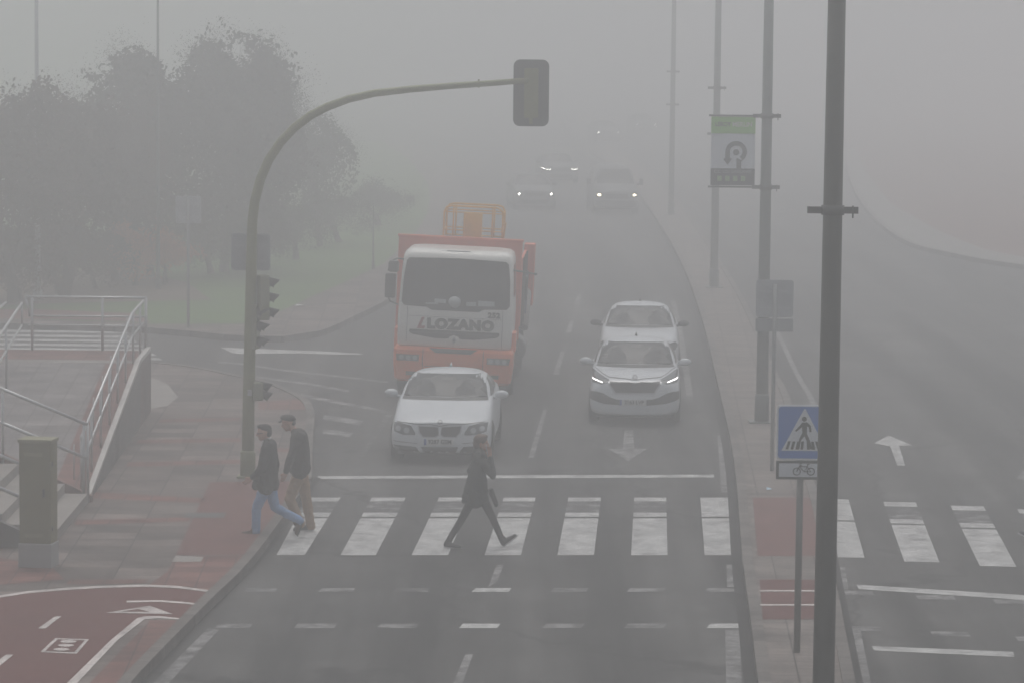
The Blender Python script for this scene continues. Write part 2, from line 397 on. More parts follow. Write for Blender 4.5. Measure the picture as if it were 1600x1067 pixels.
sheet('triangle_inside', gx([(190, 955.6), (216, 952), (234, 956.5)], ZB), ZB + .012, M_BIKE, blane)
bmark('centre_dash', [(86, 963), (96, 963), (71, 982), (59, 982)]); bmark('centre_dash', [(9, 1023), (21, 1023), (0, 1040), (-13, 1040)])
bmark('signal_symbol', [(86, 997), (139, 999), (120, 1021.5), (63, 1019)])
sheet('symbol_inside', gx([(90, 999.5), (132, 1001.2), (116, 1019.3), (71, 1017.5)], ZB), ZB + .012, M_BIKE, blane)
for k, (cx_, cy_) in enumerate(((107, 1003.3), (103, 1009.3), (96, 1015.6))):
    sheet('symbol_lamp', gx([(cx_ + 13 * math.cos(a * .5236), cy_ + 2.2 * math.sin(a * .5236)) for a in range(12)], ZB), ZB + .016, M_BIKEP, blane)
sheet('red_paving', gx([(235, 969), (285, 969), (205, 1067), (150, 1130), (75, 1130), (140, 1067)], ZP), ZP + .004, M_PAVRED)
# ---- markings on the road
cw = [((480, 532), (432, 476)), ((581, 634), (532, 587)), ((686, 738), (643, 700)), ((787, 837), (757, 814)), ((888, 939), (871, 928)), ((991, 1041), (986, 1043)), ((1094, 1142), (1101, 1156))]
for i, ((a, b), (c, d)) in enumerate(cw):
    L = lambda y: a + (c - a) * (y - 777) / 90; R = lambda y: b + (d - b) * (y - 777) / 90
    q = lambda y0, y1: [(L(y0), y0), (R(y0), y0), (R(y1), y1), (L(y1), y1)]
    if i == 0: q0 = q; q = lambda y0, y1: [(max(x, 400 + (870 - y) * .72), y) for x, y in q0(y0, y1)]
    if i == 6: mark('crosswalk_stripe', q(777, 807))
    else:
        mark('crosswalk_stripe', q(777, 783)); mark('crosswalk_stripe', q(783.3, 800), M_PAINT_GONE); mark('crosswalk_stripe', q(800.4, 807))
    mark('crosswalk_stripe', q(809.5, 867))
for (a, b, c, d, y0, y1) in ((1302, 1326, 1290, 1351, 779, 870), (1380, 1431, 1413, 1468, 783.5, 877), (1485, 1537, 1531, 1588, 789.5, 884), (1589, 1642, 1650, 1708, 795, 891)):
    L = lambda t: (a + (c - a) * t, y0 + (y1 - y0) * t); R = lambda t: (b + (d - b) * t, y0 + (y1 - y0) * t + 1.2)
    q = lambda t0, t1: [L(t0), R(t0), R(t1), L(t1)]
    mark('crosswalk_stripe', q(0, .075)); mark('crosswalk_stripe', q(.08, .28), M_PAINT_GONE if a > 1310 else M_PAINT); mark('crosswalk_stripe', q(.285, .36)); mark('crosswalk_stripe', q(.385, 1))
mark('stop_line', [(497, 743.5), (1116, 741), (1116, 745.5), (497, 748)])
bd = [(383, 432, M_PAINT_WORN), (500, 553, M_PAINT_WORN), (617, 670, M_PAINT_GONE), (740, 797, M_PAINT), (863, 918, M_PAINT_WORN), (982, 1038, M_PAINT_WORN), (1103, 1155, M_PAINT_WORN)]
for a, b, m in bd: mark('bike_crossing_dash', [(a + 3, 918.5), (b + 2, 918.5), (b - 2, 924.5), (a - 3, 924.5)], m)
bd = [(338, 393, M_PAINT_WORN), (462, 525, M_PAINT_WORN), (592, 653, M_PAINT_WORN), (720, 780, M_PAINT), (850, 912, M_PAINT_WORN), (978, 1040, M_PAINT_WORN), (1107, 1158, M_PAINT)]
for a, b, m in bd: mark('bike_crossing_dash', [(a + 3, 974), (b + 2, 974), (b - 3, 981), (a - 3, 981)], m)
for a, b, y in ((1312, 1365, 926), (1432, 1492, 933), (1553, 1615, 940), (1325, 1378, 982), (1455, 1515, 990), (1588, 1650, 998)):
    mark('bike_crossing_dash', [(a - 2, y - 4), (b - 3, y - 3), (b + 2, y + 4), (a + 3, y + 3)], M_PAINT_WORN)
mark('cross_line', [(1338, 913), (1720, 937), (1720, 945), (1342, 920)]); mark('cross_line', [(1362, 1009), (1583, 1018), (1585, 1026), (1366, 1016)], M_PAINT)
mark('edge_line', [(325, 981), (342, 984), (262, 1069), (190, 1140), (165, 1140), (237, 1069)], M_PAINT_WORN)
mark('edge_line', [(1121, 680), (1134, 680), (1140, 769), (1127, 769)], M_PAINT_WORN)
mark('edge_line', [(1135, 882), (1151, 882), (1153, 917), (1136, 917)], M_PAINT_WORN)
mark('edge_line', [(1133, 983), (1155, 983), (1163, 1140), (1136, 1140)], M_PAINT_WORN)
mark('edge_line', [(1303, 886), (1320, 886), (1326, 921), (1310, 921)], M_PAINT_WORN)
mark('edge_line', [(1328, 985), (1345, 985), (1375, 1140), (1352, 1140)], M_PAINT_WORN)
strip('edge_line', [p + Vector((-.62, 0)) for p in medL if 66 < p.y < 92], .07, .07, .004, M_PAINT_WORN, road)
strip('edge_line', [p + Vector((.5, 0)) for p in medR if 58 < p.y < 88], .06, .06, .004, M_PAINT_WORN, road)
mark('lane_dash', [(776, 882), (787, 882), (777, 908), (763, 917)], M_PAINT_WORN)
mark('lane_dash', [(727, 1022), (739, 1022), (722, 1070), (707, 1070)], M_PAINT_WORN)
for y0, y1 in ((715, 640), (585, 548), (520, 502), (476, 460)):
    f_ = lambda y: 1030 - .30 * (y - 47)
    mark('lane_dash', [(f_(y0) - 4.5, y0), (f_(y0) + 4.5, y0), (f_(y1) + 3, y1), (f_(y1) - 3, y1)], M_PAINT_WORN)
mark('lane_arrow', [(976, 672), (989, 672), (991, 701), (1011, 701), (981, 720), (951, 701), (973, 701)], M_PAINT_WORN)
mark('lane_arrow', [(1388, 680), (1425, 695.5), (1405, 696), (1414, 727), (1402, 727), (1391, 697), (1366, 692)], M_PAINT)
mark('lane_arrow', [(1598, 735), (1640, 745), (1622, 749), (1632, 770), (1618, 770), (1606, 750), (1588, 748)], M_PAINT_WORN)
mark('give_way_mark', [(345, 543), (377, 544), (511, 549), (566, 552.5), (566, 554), (520, 554), (470, 552), (377, 553), (364, 552)])
mark('guide_line', band([(340, 566), (380, 569), (440, 578), (520, 587), (606, 597)], 3), M_PAINT_WORN)
mark('guide_line', band([(400, 589), (440, 594), (490, 601), (545, 611)], 3.4), M_PAINT_WORN)
mark('guide_line', band([(470, 617), (520, 627), (578, 638), (608, 645)], 4.5), M_PAINT_WORN)
mark('hatch_bar', [(506, 648), (568, 657), (562, 664), (504, 655)], M_PAINT_WORN); mark('hatch_bar', [(506, 670), (552, 676), (546, 683), (504, 677)], M_PAINT_WORN)
mark('guide_line', [(604, 645), (614, 646), (560, 725), (548, 735)], M_PAINT_GONE)
for i in range(9):
    y = 511 + 6.9 * i; xr = 196 + max(0, (y - 522)) * 1.42; dy = (xr + 60) * .012
    mark('crosswalk_stripe', [(-70, y - dy), (xr, y), (xr + 6, y + 3.4), (-70, y + 3.4 - dy)])

# ------------------------------------------------------------------ haze, a closed box around everything
hz = MB().box((0, 420, (10.9 - 1.1) / 2), (1500, 1000, 12.0)).build('haze', None)
hm = bpy.data.materials.new('fog'); hm.use_nodes = True; hn = hm.node_tree.nodes; hn.remove(hn['Principled BSDF'])
pv = hn.new('ShaderNodeVolumePrincipled'); pv.inputs['Color'].default_value = (.935, .937, .935, 1)
pv.inputs['Density'].default_value = FOG_DENSITY; pv.inputs['Anisotropy'].default_value = 0.68
hm.node_tree.links.new(pv.outputs[0], hn['Material Output'].inputs['Volume'])
hz.data.materials.append(hm); hz['kind'] = 'stuff'; hz.display_type = 'WIRE'

# ------------------------------------------------------------------ street furniture
def lamp_post(loc, r0, r1, h, m, label, clamp_z, arm, group='lamp posts along the median'):
    t = thing('street_lamp', label, 'street lamp', loc, 0, group)
    MB().tube([(0, 0, .0), (0, 0, h * .35), (0, 0, h)], [r0, r0 * .92, r1], 14).build('pole', m, t)
    MB().tube([(0, 0, 0), (0, 0, .5), (0, 0, .55)], [r0 * 1.18, r0 * 1.18, r0], 14).build('base_collar', m, t)
    MB().box((0, 0, .012), (.5, .5, .024)).build('base_plate', m, t)
    # lantern arm high above
    MB().tube([(0, 0, h - .1), (-.3, 0, h + .12), (-1.2, 0, h + .25)], .035, 8).build('lamp_arm', m, t)
    MB().ell((-1.45, 0, h + .23), (.35, .13, .07), 12, 6).build('lantern', M_SIGNB, t)
    for z in clamp_z:
        r = r0 * .9
        c = MB().tube([(0, 0, z - .05), (0, 0, z + .05)], r + .015, 14)
        c.box((-r - .08, 0, z), (.16, .06, .07)).box((r + .08, 0, z), (.16, .06, .07))
        c.tube([(-r - arm[0], 0, z), (r + arm[1], 0, z)], .018, 8)
        c.tube([(r + .10, -.05, z - .08), (r + .10, -.05, z + .05)], .009, 6)
        c.build('banner_bracket', mat('bracket_steel', (.09, .09, .085), .5, .4), t)
    return t
lp = [g(1285, 1151, ZP), g(1190, 659, ZP), g(1115.5, 449, ZP), g(1048.5, 336, ZP)]
lamp_post(lp[0], .118, .085, 10.0, M_LAMP, 'nearest dark lamp post in front of the blue crossing sign', (5.62,), (.13, .13))
lamp_post(lp[1], .118, .085, 9.8, M_LAMPF, 'grey lamp post on the median carrying the hanging green and white banner', (5.88, 4.52), (1.0, .10))
lamp_post(lp[2], .118, .085, 9.6, M_LAMPF, 'lamp post rising behind the banner, its foot beside the rear white car', (5.84, 4.5), (.05, .05))
lamp_post(lp[3], .118, .085, 9.6, M_LAMPF, 'faintest lamp post of the median row, just right of the distant van', (5.84, 4.5), (.05, .05))
# hanging banner
bn = thing('street_banner', 'hanging banner with green top, roundabout arrow and dark foot on a lamp post', 'banner', lp[1] + Vector((0, -.0, 0)))
bw0, bw1, bz0, bz1 = -1.06, -.22, 4.55, 5.86
mb_ = MB(); N = 14
vs = []; 
for j in range(9):
    for i in range(N + 1):
        u = i / N; v = j / 8
        vs.append((bw0 + (bw1 - bw0) * u, .012 * math.sin(u * 5 + v * 3) * math.sin(math.pi * v), bz0 + (bz1 - bz0) * v))
mb_.add(vs, [(j * (N + 1) + i, j * (N + 1) + i + 1, (j + 1) * (N + 1) + i + 1, (j + 1) * (N + 1) + i) for j in range(8) for i in range(N)], True)
cl = mb_.build('banner_cloth', mat('banner_white', (.80, .84, .88), .7), bn); so = cl.modifiers.new('s', 'SOLIDIFY'); so.thickness = .004
bc = (bw0 + bw1) / 2
MB().box((bc, -.022, 5.70), (.845, .006, .32)).build('green_panel', mat('banner_green', (.22, .55, .08), .6), bn)
MB().box((bc, -.022, 4.71), (.845, .006, .32)).build('dark_panel', mat('banner_dark', (.03, .04, .05), .6), bn)
text_obj('lettering', 'LEROY', .115, mat('dark_green_ink', (.03, .08, .03), .6), bn, upright(bc - .2, -.026, 5.71), .003, .001, .85)
text_obj('lettering', 'MERLIN', .125, mat('pale_ink', (.62, .7, .55), .6), bn, upright(bc + .17, -.026, 5.71), .004, .001, .9)
text_obj('lettering', 'C.C. LOS GAVILANES', .085, mat('grey_ink', (.35, .38, .38), .6), bn, upright(bc, -.026, 4.81), .001, .001, .9)
for k in range(4):
    MB().box((bc - .25 + k * .15, -.026, 4.68), (.085, .004, .10)).build('square_mark', mat('mark_green', (.22, .36, .16), .6), bn)
# arrow looping round a dot
ar = MB(); ca, cz, ro, ri = bc + .06, 5.19, .205, .12
arc = [(math.radians(-52 + 232 * k / 24)) for k in range(25)]
pl = [(ca + ro * math.cos(a), cz + ro * math.sin(a)) for a in arc] + [(ca + ri * math.cos(a), cz + ri * math.sin(a)) for a in arc[::-1]]
ar.prism(pl, 'y', -.030, -.024)
ar.prism([(ca - ro, cz + .002), (ca - ri, cz + .002), (ca - ri, cz - .13), (ca - ro, cz - .13)], 'y', -.030, -.024)
ar.prism([(ca - ro - .045, cz - .13), (ca - ri + .045, cz - .13), (ca - (ro + ri) / 2, cz - .25)], 'y', -.030, -.024)
ar.prism([(ca + .01, cz - .12), (ca + .125, cz - .162), (ca + .10, cz - .19), (ca + .10, cz - .33), (ca + .01, cz - .33)], 'y', -.0305, -.0245)
ar.prism([(ca + .06 * math.cos(a * .4189), cz - .01 + .06 * math.sin(a * .4189)) for a in range(15)], 'y', -.030, -.024)
ar.build('roundabout_arrow', mat('arrow_grey', (.07, .08, .09), .6), bn)

def rrect(w, h, r, cx=0, cz=0, n=5):
    out = []
    for sx, sz, a0 in ((1, 1, 0), (-1, 1, 90), (-1, -1, 180), (1, -1, 270)):
        for k in range(n + 1):
            a = rad(a0 + 90 * k / n); out.append((cx + sx * (w / 2 - r) + r * math.cos(a), cz + sz * (h / 2 - r) + r * math.sin(a)))
    return out
# pedestrian crossing sign with cycle plate, facing the camera
sg = thing('crossing_sign', 'blue pedestrian crossing sign over a bicycle plate, partly behind the nearest lamp post', 'road sign', g(1245, 1018, ZP))
MB().tube([(0, 0, 0), (0, 0, 2.62)], .042, 12).build('post', mat('sign_post_grey', (.17, .17, .16), .5, .5, .1, 5), sg)
x0 = .035
MB().prism(rrect(.665, .665, .045, x0, 2.69), 'y', -.075, -.05).build('sign_panel', mat('sign_white', (.72, .75, .78), .5), sg)
MB().prism(rrect(.625, .625, .035, x0, 2.69), 'y', -.079, -.0755).build('blue_field', mat('sign_blue', (.03, .16, .55), .5), sg)
MB().prism([(x0 - .275, 2.47), (x0 + .275, 2.47), (x0 + .01, 2.975), (x0 - .01, 2.975)], 'y', -.083, -.0795).build('white_triangle', mat('sign_white', (0, 0, 0)), sg)
fg = MB(); FY = (-.087, -.0835)
fg.prism([(x0 - .005 + .03 * math.cos(a * .5236), 2.855 + .03 * math.sin(a * .5236)) for a in range(12)], 'y', *FY)
fg.prism([(x0 - .03, 2.815), (x0 + .03, 2.815), (x0 + .075, 2.775), (x0 + .085, 2.70), (x0 + .06, 2.70), (x0 + .05, 2.755), (x0 + .03, 2.77), (x0 + .028, 2.68),
          (x0 + .065, 2.60), (x0 + .105, 2.49), (x0 + .075, 2.49), (x0 + .0, 2.65), (x0 - .04, 2.60), (x0 - .06, 2.49), (x0 - .09, 2.49), (x0 - .06, 2.62), (x0 - .025, 2.69), (x0 - .03, 2.76), (x0 - .10, 2.70), (x0 - .115, 2.715), (x0 - .05, 2.785)], 'y', *FY)
for bx, sk in ((-.225, .03), (-.165, .025), (-.105, .02), (-.045, .008), (.035, -.008), (.10, -.02), (.16, -.03)):
    fg.prism([(x0 + bx, 2.488), (x0 + bx + .032, 2.488), (x0 + bx + .032 + sk, 2.585), (x0 + bx + sk, 2.585)], 'y', -.0885, -.0872)
fg.build('walking_figure', mat('sign_black', (.03, .035, .03), .6), sg)
MB().prism(rrect(.665, .225, .012, x0 + .0, 2.235), 'y', -.075, -.05).build('plate_border', mat('sign_black', (0, 0, 0)), sg)
MB().prism(rrect(.60, .165, .01, x0 + .0, 2.235), 'y', -.079, -.0755).build('plate_face', mat('sign_white', (0, 0, 0)), sg)
bk = MB(); bx = x0 - .0; bz = 2.22; YB = -.084
for cx_ in (bx - .085, bx + .085): bk.tube([(cx_ + .043 * math.cos(a * .3307), YB, bz + .043 * math.sin(a * .3307)) for a in range(20)], .0055, 6)
for pl in ([(-.085, 0), (-.045, .075), (-.02, .075)], [(-.055, .06), (.045, .06), (.005, 0), (-.045, .05)], [(.005, 0), (.085, 0), (.04, .06)], [(.03, .03), (.05, .09)], [(.035, .09), (.07, .09)], [(-.045, .075), (-.05, .092), (-.025, .095)]):
    bk.tube([(bx + a, YB, bz + b) for a, b in pl], .0055, 6)
bk.build('bicycle_symbol', mat('sign_black', (0, 0, 0)), sg)
for zz in (2.37, 2.6): MB().box((0, -.046, zz), (.10, .03, .035)).build('clamp', M_SIGNB, sg)
# the same sign seen from behind
def sign_back(loc, w, h, top, plate, label, group=None, post_r=.036, rz=0.0, off=0.0):
    t = thing('road_sign', label, 'road sign', loc, rz, group)
    if post_r: MB().tube([(0, 0, 0), (0, 0, top - .08)], post_r, 10).build('post', mat('dull_galvanised', (.24, .25, .25), .6, .3, .12, 6), t)
    MB().prism(rrect(w, h, .05, off, top - h / 2), 'y', .045, .06).build('sign_panel', M_SIGNB, t, .004)
    MB().prism(rrect(w - .05, h - .05, .04, off, top - h / 2), 'y', .040, .0452).build('panel_recess', mat('sign_recess', (.38, .40, .415), .5, .2, .1, 4), t)
    if plate: MB().prism(rrect(w, .22, .01, off, top - h - .135), 'y', .045, .06).build('lower_plate', mat('sign_recess2', (.31, .33, .34), .5, .2, .1, 4), t)
    for zz in (top - .2, top - h + .15): MB().box((off, .035, zz), (w * .8, .012, .035)).build('bracket', M_SIGNB, t)
    return t
sign_back(g(1206, 735, ZP), .64, .64, 3.27, True, 'grey back of a square sign with lower plate, in front of the banner post')
sign_back(g(294, 512, ZP), .64, .68, 3.28, False, 'pale grey sign back on a thin post before the trees at left')
# traffic light mast arm
tb = g(387, 745, ZP); TY = tb.y
tl = thing('traffic_light', 'olive traffic light mast with long curved arm reaching over the lanes', 'traffic light', tb)
def tw(px, py): p = atY(px, py, TY); return (p - tb)
path = [(387, 745), (389, 600), (391.5, 480), (393, 400), (394, 350), (398, 315), (407, 280), (420, 250), (438, 223), (460, 200), (485, 181), (512, 167), (545, 155), (585, 146), (640, 140), (700, 135), (760, 131), (826, 126)]
MB().tube([tw(*p) for p in path], [.107, .10, .095, .09, .085, .082, .08, .078, .075, .073, .071, .069, .066, .063, .058, .054, .05, .046], 14).build('mast', M_POLE, tl)
MB().tube([tw(387, 745), tw(387.4, 706), tw(387.5, 703)], [.128, .128, .105], 14).build('base_sleeve', M_POLE, tl)
MB().box(tw(387, 742) + Vector((0, 0, -.02)), (.34, .34, .03)).build('base_plate', M_POLE, tl)
hp = tw(830, 146)
MB().prism(rrect(.59, 1.10, .11, hp.x, hp.z), 'y', .10, .125).build('backboard', mat('backboard_grey', (.10, .105, .10), .6, 0, .1, 4), tl)
MB().prism(rrect(.235, .82, .03, hp.x - .0, hp.z), 'y', -.02, .0995).build('signal_housing', M_POLE, tl, .01)
MB().box((hp.x + .0, .0, hp.z - .46), (.06, .05, .1)).build('cable_gland', M_POLE, tl)
for k in range(3):
    v = MB().tube([(hp.x, .13, hp.z + .27 - .27 * k), (hp.x, .33, hp.z + .25 - .27 * k)], [.105, .11], 14).build('visor', M_BLACK, tl)
MB().box((tw(748, 131)), (.03, .05, .14)).build('arm_clip', M_POLE, tl)
# side signal heads on the mast (turned to the right, seen from the side)
def head3(px, py, name, rz, nz=3, d=.21):
    c = tw(px, py)
    hd = MB().box((c.x, c.y, c.z), (.17, .20, d * nz), rz).build(name, mat('signal_olive', (.19, .20, .12), .55, 0, .1, 5), tl, .02)
    R = Matrix.Rotation(rz, 3, 'Z')
    for k in range(nz):
        z = c.z + d * (nz - 1) / 2 - d * k
        a = Vector((c.x, c.y, z)); dr = R @ Vector((1, 0, 0)); 
        m_ = MB(); n = 12; vs = []
        for i in range(n + 1):
            th = rad(-25 + 230 * i / n); off = R @ Vector((0, math.cos(th) * .09, 0)) + Vector((0, 0, math.sin(th) * .09))
            L = .08 + .13 * max(0, math.sin(th))
            vs += [a + dr * .08 + off, a + dr * (.08 + L) + off * 1.03 - Vector((0, 0, .05))]
        m_.add(vs, [(2 * i, 2 * i + 1, 2 * i + 3, 2 * i + 2) for i in range(n)], True)
        vo = m_.build('visor', M_BLACK, hd); s_ = vo.modifiers.new('s', 'SOLIDIFY'); s_.thickness = .008
    return hd
head3(411, 465, 'signal_head', rad(25), 3, .25)
head3(396, 510, 'signal_head', rad(-15), 3, .25)
head3(401, 611, 'pedestrian_signal', rad(30), 2, .15)
MB().box(tw(391, 612) + Vector((0, -.10, 0)), (.07, .05, .10)).build('push_button', M_CHROME, tl, .005)
sb = sign_back(tb + Vector((0, .13, 0)), .655, .62, 4.06, False, 'grey sign back fixed to the traffic light mast above the signal heads', None, 0, 0, .03)
sb['category'] = 'road sign'
# signal cabinet
cb = thing('control_cabinet', 'olive green electrical cabinet on a pale concrete plinth beside the steps', 'cabinet', g(56, 886, ZP), rad(-9))
MB().box((0, .13, .17), (.48, .36, .34)).build('plinth', mat('pale_concrete', (.34, .345, .34), .85, 0, .1, 3, .1), cb, .01)
MB().box((0, .13, .34 + .70), (.45, .32, 1.40)).build('cabinet_body', mat('cabinet_green', (.15, .14, .055), .55, 0, .1, 3), cb, .008)
MB().box((0, .13, 1.765), (.485, .36, .05)).build('cabinet_lid', mat('cabinet_lid_green', (.22, .21, .11), .55, 0, .1, 3), cb, .01)
MB().box((0, -.034, 1.03), (.41, .006, 1.3)).build('door', mat('cabinet_green', (0, 0, 0)), cb, .003)
MB().box((.13, -.045, 1.05), (.03, .02, .12)).build('door_lock', M_BLACK, cb, .004)
for z in (.45, 1.58): MB().box((-.02, -.039, z), (.26, .006, .05)).build('vent', mat('cabinet_lid_green', (0, 0, 0)), cb)
for z in (.55, 1.45): MB().tube([(.233, .02, z - .03), (.233, .02, z + .03)], .012, 8).build('hinge', M_BLACK, cb)
# ramp with retaining wall, steps and railings
def V3(px, py, z): return g(px, py, z)
A = V3(140, 782, ZP); B2 = V3(228, 641, ZP)          # wall foot: near end, far end
dirR = (B2 - A).normalized(); LR = (V3(232, 640, ZP) - A).length
ZT = 1.32
BL = V3(236, 548, ZT); BL.z = ZP
dirR = (BL - A).normalized(); B = A + dirR * ((BL - A).length * .80)
RL = (B - A).length
farL = Vector((B.x - 3.4, B.y, ZP)); nearL = Vector((A.x - 3.6, A.y, ZP))
rp = thing('access_ramp', 'paved ramp climbing away to a landing between low concrete walls', 'ramp')
def quad(name, vs, m, parent, fs=None):
    return MB().add(vs, fs or [tuple(range(len(vs)))]).build(name, m, parent)
z3 = lambda p, z: Vector((p.x, p.y, z))
M_RAMP = paver_mat('ramp_paving', (.17, .165, .17), (.22, .21, .21), (.10, .095, .09), .4, .4, 0)
vsr = [z3(nearL, ZP + .01), z3(A, ZP + .01), z3(B, ZT), z3(farL, ZT)]
MB().add(vsr + [z3(v, ZP - .02) for v in vsr], [(0, 1, 2, 3), (1, 5, 6, 2), (0, 3, 7, 4), (3, 2, 6, 7)]).build('ramp_surface', M_RAMP, rp)
vl = [z3(farL, ZT), z3(B, ZT), z3(BL, ZT), z3(BL + Vector((-3.8, 0, 0)), ZT)]
vl = [z3(farL + Vector((-3.2, 0, 0)), ZT), z3(B, ZT), z3(BL, ZT), z3(BL + Vector((-6.6, 0, 0)), ZT)]
MB().add(vl + [z3(v, ZP - .02) for v in vl], [(0, 1, 2, 3), (0, 4, 5, 1), (1, 5, 6, 2), (2, 6, 7, 3), (3, 7, 4, 0)]).build('landing', M_PAVRED, rp)
MB().add([z3(farL, ZT + .004), z3(B, ZT + .004), z3(B + Vector((0, .5, 0)), ZT + .004), z3(farL + Vector((0, .5, 0)), ZT + .004)], [(0, 1, 2, 3)]).build('landing_edge', M_CONC, rp)
nrm = Vector((dirR.y, -dirR.x, 0))
a_, b_ = A - nrm * .10, B - nrm * .10
MB().add([z3(a_, ZP + .018), z3(a_ - nrm * .55, ZP + .018), z3(b_ - nrm * .55, ZT + .006), z3(b_, ZT + .006)], [(0, 1, 2, 3)]).build('red_edge_strip', M_PAVRED, rp)
wv = [A - nrm * .09, A, B, B - nrm * .09]
MB().add([z3(v, ZP - .02) for v in wv] + [z3(wv[0], ZP + .06), z3(wv[1], ZP + .06), z3(wv[2], ZT + .08), z3(wv[3], ZT + .08)],
         [(0, 1, 5, 4), (1, 2, 6, 5), (2, 3, 7, 6), (3, 0, 4, 7), (4, 5, 6, 7)]).build('side_wall', noisy_mat('pale_wall_render', (.50, .485, .45), (.66, .64, .60), 1.3) if 'pale_wall_render' not in MATS else MATS['pale_wall_render'], rp)
wv = [B - nrm * .09, B, BL, BL - nrm * .09]
MB().add([z3(v, ZP - .02) for v in wv] + [z3(v, ZT + .08) for v in wv],
         [(0, 1, 5, 4), (1, 2, 6, 5), (2, 3, 7, 6), (3, 0, 4, 7), (4, 5, 6, 7)]).build('side_wall', noisy_mat('pale_wall_render', (.50, .485, .45), (.66, .64, .60), 1.3) if 'pale_wall_render' not in MATS else MATS['pale_wall_render'], rp)
# ramp height at a point
def rz_(p): return ZP + (ZT - ZP) * max(0, min(1, (p - A).dot(dirR) / RL))
rl = thing('ramp_railing', 'long galvanised double handrail along the right side of the ramp', 'railing')
def rail(name, pts, r=.024): MB().tube(pts, r, 8).build(name, M_GALV, rl)
top_ = []; 
pA = A - nrm * .14 + dirR * .1; pB = BL - nrm * .14 - dirR * .1
for hh, nm in ((.98, 'handrail'), (.55, 'handrail')):
    rail(nm, [Vector((p.x, p.y, rz_(p) + hh)) for p in (pA, B - nrm * .14 - dirR * .2, pB)], .027 if hh > .9 else .02)
for k in range(8):
    p = A - nrm * .14 + dirR * (.15 + k * 1.55); z = rz_(p)
    MB().tube([(p.x, p.y, z), (p.x, p.y, z + .98)], .022, 8).build('railing_post', M_GALV, rl)
    q = p - nrm * .12
    if k < 7: MB().tube([(q.x, q.y, z + .30), (q.x, q.y, z + .86)], .012, 6).build('railing_baluster', M_GALV, rl)
rl2 = thing('landing_railing', 'galvanised railing with two lower bars along the far side of the landing', 'railing'); 
def rail2(px, Y0=None):
    return [g(x, y, z) for x, y, z in px]
YL = BL.y - .05
def LP(px, z):   # point above the landing's far edge, from a picture column
    p = atY(px, 480, YL); return Vector((p.x, YL, z))
for z, r in ((ZT + 1.03, .026), (ZT + .66, .02), (ZT + .48, .018)):
    MB().tube([LP(44, z) if z < ZT + 1 else LP(40, z), LP(160, z), LP(229, z)], r, 8).build('handrail', M_GALV, rl2)
for x in (50, 160, 228): MB().tube([LP(x, ZT), LP(x, ZT + 1.03)], .028, 8).build('railing_post', M_GALV, rl2)
MB().tube([LP(40, ZT + 1.03), LP(47, ZT + .66)], .024, 8).build('end_bend', M_GALV, rl2)
rl3 = thing('upper_ramp_railing', 'slanting pair of handrails rising out of the left edge of the picture', 'railing')
U = [g(34, 474, ZT + 1.0), g(0, 524, ZT + 1.15), g(-60, 612, ZT + 1.35)]
for dz, r in ((0, .027), (-.42, .02)): MB().tube([u + Vector((0, 0, dz)) for u in U], r, 8).build('handrail', M_GALV, rl3)
MB().tube([U[0] - Vector((0, 0, .42)), U[0]], .02, 8).build('end_bend', M_GALV, rl3)
p = U[0] + (U[1] - U[0]) * .75; MB().tube([Vector((p.x, p.y, ZT)), p], .022, 8).build('railing_post', M_GALV, rl3)
U2 = [g(9, 473, ZT + 1.0), g(-60, 530, ZT + 1.1)]
MB().tube(U2, .024, 8).build('handrail', M_GALV, rl3)
# steps rising to the left
st = thing('stone_steps', 'pale stone steps rising to the left behind the green cabinet', 'steps')
S0 = V3(137, 786, ZP); S1 = V3(82, 853, ZP); dS = (S1 - S0); dS.z = 0
for k in range(6):
    a = S0 + Vector((-.36 * k, 0, 0)); b = a + dS; z = ZP + .155 * (k + 1)
    c = a + Vector((-.36 if k < 5 else -3, 0, 0)); d = c + dS
    vs = [z3(a, 0), z3(b, 0), z3(d, 0), z3(c, 0), z3(a, z), z3(b, z), z3(d, z), z3(c, z)]
    MB().add(vs, [(0, 4, 5, 1), (1, 5, 6, 2), (2, 6, 7, 3), (3, 7, 4, 0), (4, 7, 6, 5)]).build('step', M_STEP, st)
sw = [S0 + dS + Vector((.06, 0, 0)), S0 + dS + Vector((-2.4, 0, 0))]
MB().add([z3(sw[0], 0), z3(sw[0], ZP + .02), z3(sw[1], ZP + 1.12), z3(sw[1], 0)] + [z3(v + Vector((0, -.14, 0)), z) for v, z in ((sw[0], 0), (sw[0], ZP + .02), (sw[1], ZP + 1.12), (sw[1], 0))],
         [(0, 1, 2, 3), (4, 7, 6, 5), (1, 5, 6, 2), (0, 4, 5, 1), (2, 6, 7, 3)]).build('stringer_wall', mat('dark_stringer', (.09, .085, .08), .8, 0, .15, 2), st)
sw = [S0 + Vector((.05, .12, 0)), S0 + Vector((-2.4, .12, 0))]
MB().add([z3(sw[0], 0), z3(sw[0], ZP + .10), z3(sw[1], ZP + 1.25), z3(sw[1], 0)] + [z3(v + Vector((0, .12, 0)), z) for v, z in ((sw[0], 0), (sw[0], ZP + .10), (sw[1], ZP + 1.25), (sw[1], 0))],
         [(0, 1, 2, 3), (4, 7, 6, 5), (1, 5, 6, 2), (0, 4, 5, 1), (2, 6, 7, 3)]).build('stringer_wall', M_RED_SOIL, st)
r4 = thing('stair_railing', 'galvanised stair handrails descending right to a tall double post', 'railing')
zp_ = lambda px, py: atY(px, py, S0.y + .05)
for (a, b) in (((137, 663), (-60, 581)), ((137, 716), (-60, 634))):
    MB().tube([zp_(*a), zp_(*b)], .027, 8).build('handrail', M_GALV, r4)
for px in (137, 131):
    q = zp_(px, 663); MB().tube([Vector((q.x, q.y, ZP)), q], .024, 8).build('railing_post', M_GALV, r4)
